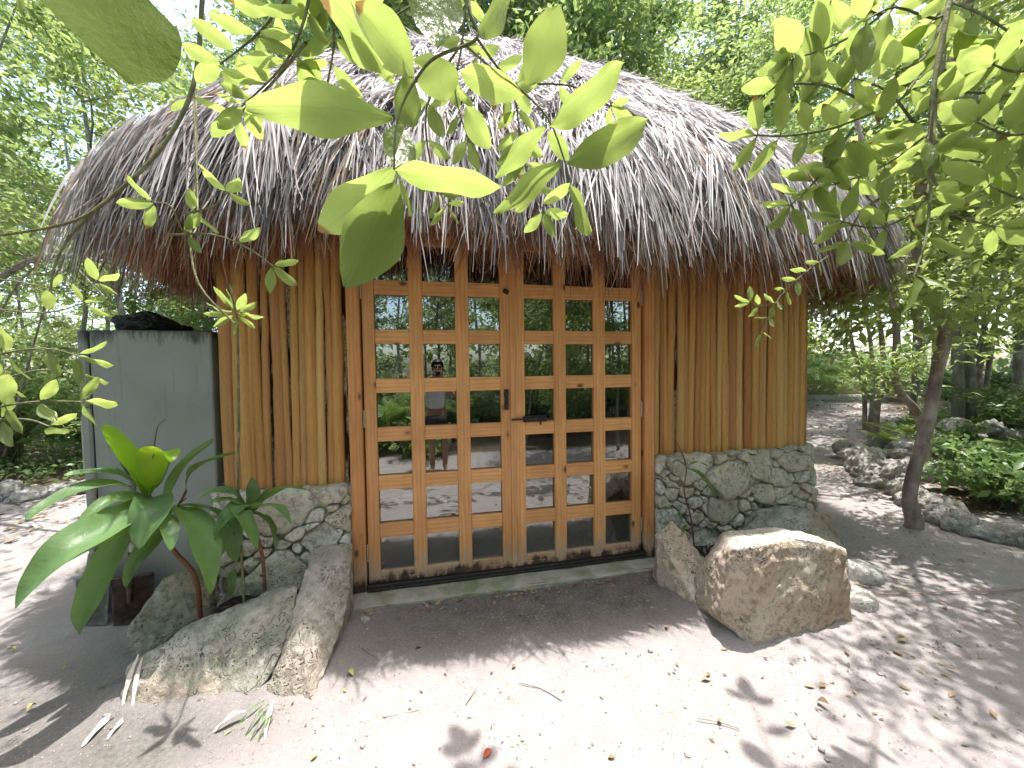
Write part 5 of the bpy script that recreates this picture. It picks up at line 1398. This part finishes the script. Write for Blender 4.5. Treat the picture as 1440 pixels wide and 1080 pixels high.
# palms by the far path
def palm(x, y, sc, label, seed, nf=13, hub_h=.5):
    rr = random.Random(seed); e = empty('areca_palm', (x, y, gh(x, y)), label, 'palm', 'feathery palms'); rs_ = np.random.RandomState(seed)
    tb = Bag(); tb.tube([(0, 0, -.05), (0, 0, hub_h*sc)], [.06*sc, .05*sc], 7); link('stem', tb.mesh('stem', M['petiole']), e)
    for k in range(nf):
        az = 6.283*k/nf + rr.uniform(-.2, .2); L = sc*rr.uniform(1.1, 1.7); el = rr.uniform(.6, 1.35)
        P = [];
        for j in range(9):
            t = j/8; rad_ = L*(t*math.cos(el)+.35*t*t); z = hub_h*sc*.6 + L*(t*math.sin(el)-.62*t*t*t)
            P.append(Vector((math.cos(az)*rad_, math.sin(az)*rad_, z)))
        fb = Bag(); fb.tube(P, [.012*sc*(1-.7*j/8) for j in range(9)], 4)
        for j in range(30):
            t = .18+.8*j/29; f = t*8; i = min(int(f), 7); p = P[i].lerp(P[i+1], f-i); d = (P[i+1]-P[i]).normalized(); s_ = d.cross(Vector((0, 0, 1))).normalized()
            for sg in (-1, 1):
                ll = .42*sc*math.sin(math.pi*(t*.85+.12)); q = p + (s_*sg*.85+d*.6+Vector((0, 0, .15))).normalized()*ll*.55; r_ = p + (s_*sg*.85+d*.7-Vector((0, 0, .35))).normalized()*ll
                w = d*.012*sc
                fb.add([p-w, p+w, q+w*1.2, q-w*1.2, r_], [(0, 1, 2, 3), (3, 2, 4, 4)])
        V = np.array(fb.V); Ft = []
        for f in fb.F: Ft.append(f)
        me = bpy.data.meshes.new('frond'); me.from_pydata([tuple(v) for v in fb.V], [], [tuple(dict.fromkeys(f)) for f in fb.F]); me.materials.append(M['leaf_palm']); me.update()
        link('frond', me, e)
palm(11.6, 7.6, 1.5, 'leftmost feathery palm at the bend of the path right of the hut', 1)
palm(13.6, 8.8, 1.7, 'middle feathery palm at the far end of the path', 2)
palm(10.2, 7.9, 1.2, 'small feathery palm half hidden by the hut corner', 3)
palm(15.0, 7.6, 1.5, 'rightmost feathery palm behind the low beige wall', 4)
palm(-2.6, -4.9, 1.3, 'feathery palm mirrored in the upper left panes', 5)
palm(-1.0, -5.2, 1.1, 'shorter feathery palm mirrored behind the photographer', 6)
# broad light-green plants beside the path behind the trunk
for k, (px, py, sc) in enumerate([(1255, 590, 1.0), (1290, 580, .9), (1340, 575, 1.0), (1225, 600, .6)]):
    g_ = onz(px, py+25, .05); x, y = at(px, 620, 2.2+k*.3).x, 2.0+k*.3
    e = empty('broadleaf_plant', (x, y, gh(x, y)), ['light green broad-leaved plant beside the path, left of the dark trunk', 'light green broad-leaved plant behind the dark crooked trunk', 'light green broad-leaved plant right of the bent trunk', 'smallest broad-leaved plant at the edge of the path'][k], 'plant', 'broad-leaved plants by the path')
    for j in range(16):
        az = 6.28*j/16+rt.uniform(-.3, .3); L = sc*rt.uniform(.35, .6); c0 = Vector((x, y, gh(x, y)))
        p0 = c0; pm = c0+Vector((math.cos(az)*.12*sc, math.sin(az)*.12*sc, .45*sc*rt.uniform(.5, 1.1))); pe = pm+Vector((math.cos(az)*L*.9, math.sin(az)*L*.9, .12*L))
        leaf_obj(e, p0.lerp(pm, .8), pe, L*.38, Vector((0, 0, 1)), 'obo')
    sb = Bag(); sb.tube([c0, c0+Vector((0, 0, .35*sc))], [.02, .01], 5); part('stem', sb.mesh('stem', M['petiole']), None, e)
# dead branch and twigs on the left
rr = random.Random(3)
for k, (a, b_, r0, lab) in enumerate([((20,378,2.6),(165,372,1.9), .035, 'thick dark dead branch behind the left eave'), ((0,300,3.0),(150,420,2.2), .012, 'thin bare branch slanting under the left eave'), ((60,440,3.2),(130,300,2.2), .012, 'thin bare upright branch at the left forest edge'),
                                      ((0,440,2.8),(110,330,2.2), .010, 'second thin bare branch crossing the first')]):
    A_, B_ = at(*a), at(*b_); e = empty('dead_branch', A_, lab, 'branch'); tb = Bag()
    mid = A_.lerp(B_, .5) + Vector((0, 0, .12)); P = smooth_path([A_ + (A_-B_)*1.2 + Vector((0, 0, -.9)), A_, mid, B_], 5); tb.tube(P, [r0*(1.2-.8*i/len(P)) for i in range(len(P))], 7)
    for j in range(16):
        i = rr.randrange(5, len(P)); q = P[i]; d = Vector((rr.uniform(-1, 1), rr.uniform(-1, 1), rr.uniform(-.8, .8))); Q = [q]
        for _ in range(4): d = (d+Vector((rr.uniform(-.6, .6), rr.uniform(-.6, .6), rr.uniform(-.6, .6)))).normalized(); Q.append(Q[-1]+d*rr.uniform(.1, .28))
        tb.tube(Q, [r0*.25, r0*.2, .003, .002, .0015], 4)
    part('wood', tb.mesh('wood', M['bark_grey']), None, e)

# ------------------------------------------------------------------ ground cover and litter
rs_ = np.random.RandomState(9)
def litter(name, n_, gen, size, m, label, aspect=.5, lift=.02):
    P = []
    while len(P) < n_:
        x, y = gen()
        P.append((x, y, gh(x, y)+(relief(x, y) if abs(x-.8) < 4.5 and abs(y+.6) < 2.7 else 0)+rs_.uniform(.002, lift)))
    P = np.array(P); D = rs_.randn(n_, 3); D[:, 2] *= .18; D = unit(D)
    nr = unit(np.stack([rs_.randn(n_)*.25, rs_.randn(n_)*.25, np.ones(n_)], 1)); side = unit(np.cross(nr, D))
    L = size*(.5+rs_.rand(n_)); w = L*aspect*.5
    c = P+D*L[:, None]; mm = P+D*(L*.5)[:, None]
    l = mm+side*w[:, None]+nr*(w*.35)[:, None]; r = mm-side*w[:, None]+nr*(w*.35)[:, None]
    V = np.stack([P, l, c, r, mm], 1).reshape(-1, 3); b_ = (np.arange(n_)*5)[:, None]
    F = np.concatenate([b_+np.array([[0, 4, 1]]), b_+np.array([[4, 2, 1]]), b_+np.array([[0, 3, 4]]), b_+np.array([[3, 2, 4]])])
    o = link(name, mesh_np(name, V, F, M[m])); tag(o, label, kind='stuff')
litter('leaf_litter', 9000, lambda: (rs_.uniform(-13, -4) if rs_.rand() < .5 else rs_.uniform(5.5, 14), rs_.uniform(-2, 9)), .08, 'dryleaf', 'dry brown leaf litter on the forest floor')
litter('leaf_litter', 900, lambda: (rs_.uniform(-4, 6), rs_.uniform(-2.3, -.1)), .022, 'greyleaf', 'tiny dry leaf crumbs scattered on the sand', .4, .006)
litter('leaf_litter', 380, lambda: ((rs_.uniform(-1.7, -.7), rs_.uniform(-.6, -.05)) if rs_.rand() < .5 else (rs_.uniform(1.8, 2.8), rs_.uniform(-.8, -.05))), .05, 'greyleaf', 'dry leaf crumbs on the soil of the beds', .3, .2)
def gcover(n_, gen, name, label, size=.09):
    P = np.array([(lambda q: (q[0], q[1], gh(*q)+rs_.uniform(.0, .28)))(gen()) for _ in range(n_)]); D = rs_.randn(n_, 3); D[:, 2] = np.abs(D[:, 2])*.6; D = unit(D)
    V, F = card_leaves(P, D, size, .45, rs_); o = link(name, mesh_np(name, V, F, M['leaf_bush'])); tag(o, label, kind='stuff')
def g_left():
    while True:
        x, y = rs_.uniform(-13, -3.5), rs_.uniform(3.6, 10)
        if y > 3.6+.3*(x+4.6): return x, y
def g_right():
    while True:
        x, y = rs_.uniform(5.9, 13), rs_.uniform(-3, 6)
        if not onroad(x, y) and y < .6+(x-6.0)*.75: return x, y
gcover(14000, g_left, 'ground_cover', 'low leafy ground cover in the forest at the left')
gcover(14000, g_right, 'ground_cover', 'low leafy ground cover behind the stone edging at the right', .075)
# the far forest: a ring of foliage that reads as one mass
nf = 75000; th_ = rs_.uniform(0, 6.283, nf); rd_ = rs_.uniform(17, 30, nf); hz_ = rs_.rand(nf)**2.2*14
fp = np.stack([1+rd_*np.cos(th_), rd_*np.sin(th_), hz_+.2], 1)
dens = np.array([noise.noise((p[0]*.35, p[1]*.35, p[2]*.45)) for p in fp]); fp = fp[dens > -.18]
fd = rs_.randn(len(fp), 3); fd[:, 2] = fd[:, 2]*.5-.2
V, F = card_leaves(fp, unit(fd), .42, .5, rs_)
o = link('far_forest', mesh_np('far_forest', V, F, M['leaf_forest'])); tag(o, 'dense distant forest foliage all round the clearing', kind='stuff')
tb = Bag()
for k in range(150):
    a = rr.uniform(0, 6.283); r_ = rr.uniform(15, 26); x, y = 1+r_*math.cos(a), r_*math.sin(a)
    if onroad(x, y): continue
    tb.tube([(x, y, -.1), (x+rr.uniform(-.3, .3), y, 3), (x+rr.uniform(-.6, .6), y+rr.uniform(-.5, .5), 8)], [rr.uniform(.05, .14), .07, .04], 5)
o = link('far_trunks', tb.mesh('far_trunks', M['bark_grey'])); tag(o, 'distant trunks merging in the far forest', kind='stuff')
# gravel
n_ = 9000
oct_V = np.array([(1,0,0),(0,1,0),(-1,0,0),(0,-1,0),(0,0,.7),(0,0,-.7)]); oct_F = np.array([(0,1,4),(1,2,4),(2,3,4),(3,0,4),(1,0,5),(2,1,5),(3,2,5),(0,3,5)])
px_ = rs_.uniform(-3.2, 5.2, n_); py_ = rs_.uniform(-2.3, .0, n_); sz = rs_.uniform(.0018, .0052, n_)*(1+1.6*(rs_.rand(n_) < .04))
th = rs_.uniform(0, 6.28, n_); c, s_ = np.cos(th), np.sin(th)
V = oct_V[None]*sz[:, None, None]*rs_.uniform(.6, 1.3, (n_, 1, 3)); V = np.stack([V[..., 0]*c[:, None]-V[..., 1]*s_[:, None], V[..., 0]*s_[:, None]+V[..., 1]*c[:, None], V[..., 2]], -1)
V += np.stack([px_, py_, np.array([relief(x, y) for x, y in zip(px_, py_)])+sz*.3+gh_np(px_, py_)], -1)[:, None]
F = (oct_F[None]+(np.arange(n_)*6)[:, None, None]).reshape(-1, 3)
M['gravel'] = simple('gravel', (.34, .29, .26), .9, 3, .001, .6)
o = link('gravel', mesh_np('gravel', V.reshape(-1, 3), F, M['gravel'])); tag(o, 'fine gravel grains scattered over the sand', kind='stuff')
litter('leaf_litter', 260, lambda: ((rs_.uniform(-.6, 1.8), -.22-abs(rs_.randn())*.05) if rs_.rand() < .45 else (2.3+rs_.randn()*.7, -1.15+rs_.randn()*.3) if rs_.rand() < .5 else (rs_.uniform(3.2, 5.2), rs_.uniform(-1.2, .3))), .04, 'dryleaf', 'small dry leaves gathered along the doorstep and boulders', .45, .012)
# single fallen leaves
FL = [(680,1066,.045,'redleaf','red dry leaf on the sand at the bottom centre'), (584,912,.035,'greyleaf','dark curled dry leaf near the threshold left of centre'), (950,946,.022,'greyleaf','small dark curled leaf on the sunlit sand'),
      (497,950,.045,'yellowleaf','narrow olive leaf standing by the foot of the wedge boulder'), (487,972,.02,'yellowleaf','orange-yellow leaf scrap beside the wedge boulder'), (22,914,.04,'yellowleaf','yellow leaf on sunlit sand at the far left'),
      (96,935,.03,'yellowleaf','yellow-green leaf in shade left of the long boulder'), (38,1000,.035,'yellowleaf','yellow leaf near the bottom left corner'), (1140,895,.05,'greyleaf','dark bent leaf right of the biggest boulder'),
      (1255,915,.05,'dryleaf','brown leaf lying in the dappled light at the right'), (315,1035,.035,'yellowleaf','pale green leaf at the end of the dry frond scraps'), (447,1060,.03,'yellowleaf','yellow-green leaf at the bottom edge'),
      (865,1065,.03,'dryleaf','brown leaf scrap at the bottom right of centre'), (1150,985,.05,'dryleaf','brown leaf in dappled shade lower right'), (532,905,.02,'greyleaf','tiny dark leaf by the threshold pebble'), (725,935,.03,'dryleaf','brown leaf in the eave shadow edge')]
for i, (px, py, L, m, lab) in enumerate(FL):
    p = onz(px, py, .008); me = leaf_unit(i*7+3, 'oval', 6, 2, .3, .5, M[m]); o = link('fallen_leaf', me); o.location = p
    o.rotation_euler = (random.uniform(-.3, .3), random.uniform(-.4, .1), random.uniform(0, 6.3)); o.scale = (L, L*.55, L*.8); tag(o, lab, 'leaf')
for i, (pts, r, lab) in enumerate([([(490,905),(515,915),(535,930)], .003, 'thin bent twig by the left end of the threshold'), ([(510,1015),(560,1005),(590,998)], .0025, 'thin twig on the sand below the wedge boulder'), ([(655,990),(665,975),(670,968)], .002, 'short twig on the sand at bottom centre'),
                                 ([(980,1010),(1010,1015),(1040,1025)], .002, 'thin twig right of centre near the bottom'), ([(730,960),(760,968),(790,985)], .002, 'thin curved twig on the sunlit sand')]):
    P = [tuple(onz(x, y, .006)) for x, y in pts]; tb = Bag(); tb.tube(smooth_path(P, 3), [r]*(3*(len(P)-1)+1), 5)
    c0 = Vector(P[0]); tb.V = [tuple(Vector(v)-c0) for v in tb.V]
    o = link('twig', tb.mesh('twig', M['bark_grey'])); o.location = c0; tag(o, lab, 'twig')
# dry frond scraps by the long boulder
e = empty('dry_fronds', onz(370, 1010), 'pale dry frond strips and a green tuft lying at the gap between the left boulders', 'plant debris')
for k, (a, b_, w, m) in enumerate([((385,985),(372,1040),.012,'palebract'), ((345,1000),(300,1030),.016,'palebract'), ((378,990),(345,1035),.006,'leaf_strap'), ((382,995),(352,1042),.006,'leaf_strap'), ((386,1000),(362,1045),.006,'leaf_strap'), ((372,985),(335,1020),.006,'leaf_strap')]):
    A_ = onz(*a, .05); B_ = onz(*b_, .01); strap(e, [A_, A_.lerp(B_, .5)+Vector((0, 0, .02)), B_], w*1.6, M[m], 'strip')
e = empty('dry_fronds', onz(190, 960), 'pale dry palm strips leaning on the left end of the long boulder', 'plant debris')
for k, (a, b_, w) in enumerate([((195,920,.20),(172,995,.02),.014), ((200,925,.18),(186,1000,.01),.012), ((175,990,.01),(115,1050,.008),.02), ((190,998,.01),(150,1040,.008),.014)]):
    A_ = onz(a[0], a[1], a[2]*.9); B_ = onz(b_[0], b_[1], b_[2]); strap(e, [A_, A_.lerp(B_, .5)+Vector((0, -.01, .01)), B_], w*1.5, M['palebract'], 'strip')
# red cord
P = [tuple(onz(x, y, .012)) for x, y in [(1225,836),(1280,834),(1340,832),(1395,832),(1440,828),(1500,826)]]; tb = Bag(); Q = smooth_path(P, 4); tb.tube(Q, [.0035]*len(Q), 6)
c0 = Vector(P[0]); tb.V = [tuple(Vector(v)-c0) for v in tb.V]; o = link('cord', tb.mesh('cord', M['hose'])); o.location = c0; tag(o, 'thin faded red cord lying across the ground at the right', 'cord')

# ------------------------------------------------------------------ the photographer, seen only in the panes
def skin_fig(name, joints, edges, m, parent, sub=2):
    me = bpy.data.meshes.new(name); me.from_pydata([j[0] for j in joints], edges, []); o = link(name, me, parent, None, m)
    md = o.modifiers.new('skin', 'SKIN')
    me.skin_vertices[0].data
    for i, j in enumerate(joints): me.skin_vertices[0].data[i].radius = j[1]
    me.skin_vertices[0].data[0].use_root = True
    s_ = o.modifiers.new('subsurf', 'SUBSURF'); s_.levels = sub; s_.render_levels = sub
    return o
pe = empty('person', (.02, -3.28, 0), 'person in a white top and dark shorts photographing the hut, mirrored in the door', 'person')
def ensure_skin(me):
    if not me.skin_vertices:
        bm = bmesh.new(); bm.from_mesh(me); bm.verts.layers.skin.verify(); bm.to_mesh(me); bm.free()
def skin_fig(name, joints, edges, m, parent, sub=2):
    bm = bmesh.new(); lay = bm.verts.layers.skin.verify(); vs = []
    for j in joints:
        v = bm.verts.new(j[0]); v[lay].radius = j[1]; vs.append(v)
    vs[0][lay].use_root = True
    for a, b_ in edges: bm.edges.new((vs[a], vs[b_]))
    me = bpy.data.meshes.new(name); bm.to_mesh(me); bm.free(); me.materials.append(m)
    o = link(name, me, parent); o.modifiers.new('skin', 'SKIN'); s_ = o.modifiers.new('subsurf', 'SUBSURF'); s_.levels = sub; s_.render_levels = sub
    md = o.modifiers['skin']; md.use_smooth_shade = True
    return o
J = [((0,0,.98),(.155,.11)), ((0,0,1.15),(.135,.095)), ((0,.0,1.34),(.16,.11)), ((0,0,1.46),(.08,.07)), ((0,.01,1.53),(.05,.05)),
     ((.19,0,1.42),(.06,.06)), ((.27,.10,1.22),(.045,.045)), ((.12,.32,1.45),(.034,.034)), ((.075,.36,1.55),(.026,.032)),
     ((-.19,0,1.42),(.06,.06)), ((-.27,.10,1.22),(.045,.045)), ((-.12,.32,1.45),(.034,.034)), ((-.075,.36,1.55),(.026,.032)),
     ((.095,0,.88),(.095,.10)), ((.10,.01,.50),(.055,.06)), ((.105,-.02,.28),(.052,.055)), ((.10,-.02,.08),(.035,.04)), ((.11,.12,.03),(.04,.025)),
     ((-.095,0,.88),(.095,.10)), ((-.10,.01,.50),(.055,.06)), ((-.105,-.02,.28),(.052,.055)), ((-.10,-.02,.08),(.035,.04)), ((-.11,.12,.03),(.04,.025)), ((0,.02,1.60),(.075,.085)), ((0,.03,1.68),(.076,.092)), ((0,.02,1.74),(.055,.07))]
Ed = [(0,1),(1,2),(2,3),(3,4),(3,5),(5,6),(6,7),(7,8),(3,9),(9,10),(10,11),(11,12),(0,13),(13,14),(14,15),(15,16),(16,17),(0,18),(18,19),(19,20),(20,21),(21,22),(4,23),(23,24),(24,25)]
skin_fig('body', J, Ed, M['skin'], pe)
skin_fig('top', [((0,0,.98),(.18,.14)), ((0,0,1.15),(.165,.125)), ((0,.0,1.34),(.185,.14)), ((0,0,1.45),(.10,.09)), ((.19,0,1.42),(.085,.08)), ((.24,.05,1.32),(.07,.07)), ((-.19,0,1.42),(.085,.08)), ((-.24,.05,1.32),(.07,.07))], [(0,1),(1,2),(2,3),(3,4),(4,5),(3,6),(6,7)], M['shirt'], pe)
skin_fig('shorts', [((0,0,.96),(.185,.145)), ((0,0,.88),(.16,.14)), ((.10,0,.78),(.115,.115)), ((.105,.005,.62),(.10,.10)), ((-.10,0,.78),(.115,.115)), ((-.105,.005,.62),(.10,.10))], [(0,1),(1,2),(2,3),(1,4),(4,5)], M['shorts'], pe)
bm = bmesh.new(); bmesh.ops.create_uvsphere(bm, u_segments=24, v_segments=16, radius=1)
for v in list(bm.verts):
    if v.co.y > .35 and v.co.z < .45: bm.verts.remove(v)
for v in bm.verts: v.co = Vector((v.co.x*.098, v.co.y*.115-.005, v.co.z*.13))*(1+.03*noise.noise(v.co*9))
hr = link('hair', bm_mesh('hair', bm, M['hair'], True), pe); hr.location = (0, .01, 1.69)
bm = bmesh.new()
for sx in (-1, 1): bmesh.ops.create_uvsphere(bm, u_segments=14, v_segments=8, radius=1, matrix=T((sx*.034, .118, 1.685)) @ Matrix.Diagonal((.028, .010, .022, 1)))
box_bm(bm, (0, .12, 1.69), (.03, .006, .006)); box_bm(bm, (.075, .06, 1.69), (.006, .11, .008)); box_bm(bm, (-.075, .06, 1.69), (.006, .11, .008))
link('sunglasses', bm_mesh('sunglasses', bm, M['black'], True), pe)
bm = bmesh.new(); bmesh.ops.create_uvsphere(bm, u_segments=10, v_segments=8, radius=1, matrix=T((0, .128, 1.655)) @ Matrix.Diagonal((.013, .018, .022, 1)))
for sx in (-1, 1): bmesh.ops.create_uvsphere(bm, u_segments=8, v_segments=6, radius=1, matrix=T((sx*.086, .02, 1.665)) @ Matrix.Diagonal((.010, .018, .030, 1)))
link('nose_and_ears', bm_mesh('nose_and_ears', bm, M['skin'], True), pe)
M['lips'] = simple('lips', (.30, .10, .08), .5)
bm = bmesh.new(); bmesh.ops.create_uvsphere(bm, u_segments=10, v_segments=6, radius=1, matrix=T((0, .115, 1.617)) @ Matrix.Diagonal((.024, .008, .008, 1)))
link('mouth', bm_mesh('mouth', bm, M['lips'], True), pe)
for sx in (-1, 1):
    for k in range(4):
        z0 = 1.535+k*.020; ln = [.035, .042, .04, .03][k]
        skin_fig('finger', [((sx*.078, .365, z0),(.009,.009)), ((sx*.070, .398, z0+.004),(.0085,.0085)), ((sx*(.070-.5*ln), .414, z0+.006),(.008,.008)), ((sx*(.070-ln), .411, z0+.008),(.007,.007))], [(0,1),(1,2),(2,3)], M['skin'], pe, 1)
    skin_fig('thumb', [((sx*.078, .35, 1.54),(.011,.011)), ((sx*.062, .372, 1.555),(.010,.010)), ((sx*.045, .383, 1.575),(.009,.009))], [(0,1),(1,2)], M['skin'], pe, 1)
o = link('phone', box_mesh('phone', (.150, .009, .074), M['black'], .003)); o.location = (0.02, -3.28+.397, 1.585); tag(o, 'black phone held up sideways by the photographer in the reflection', 'phone')
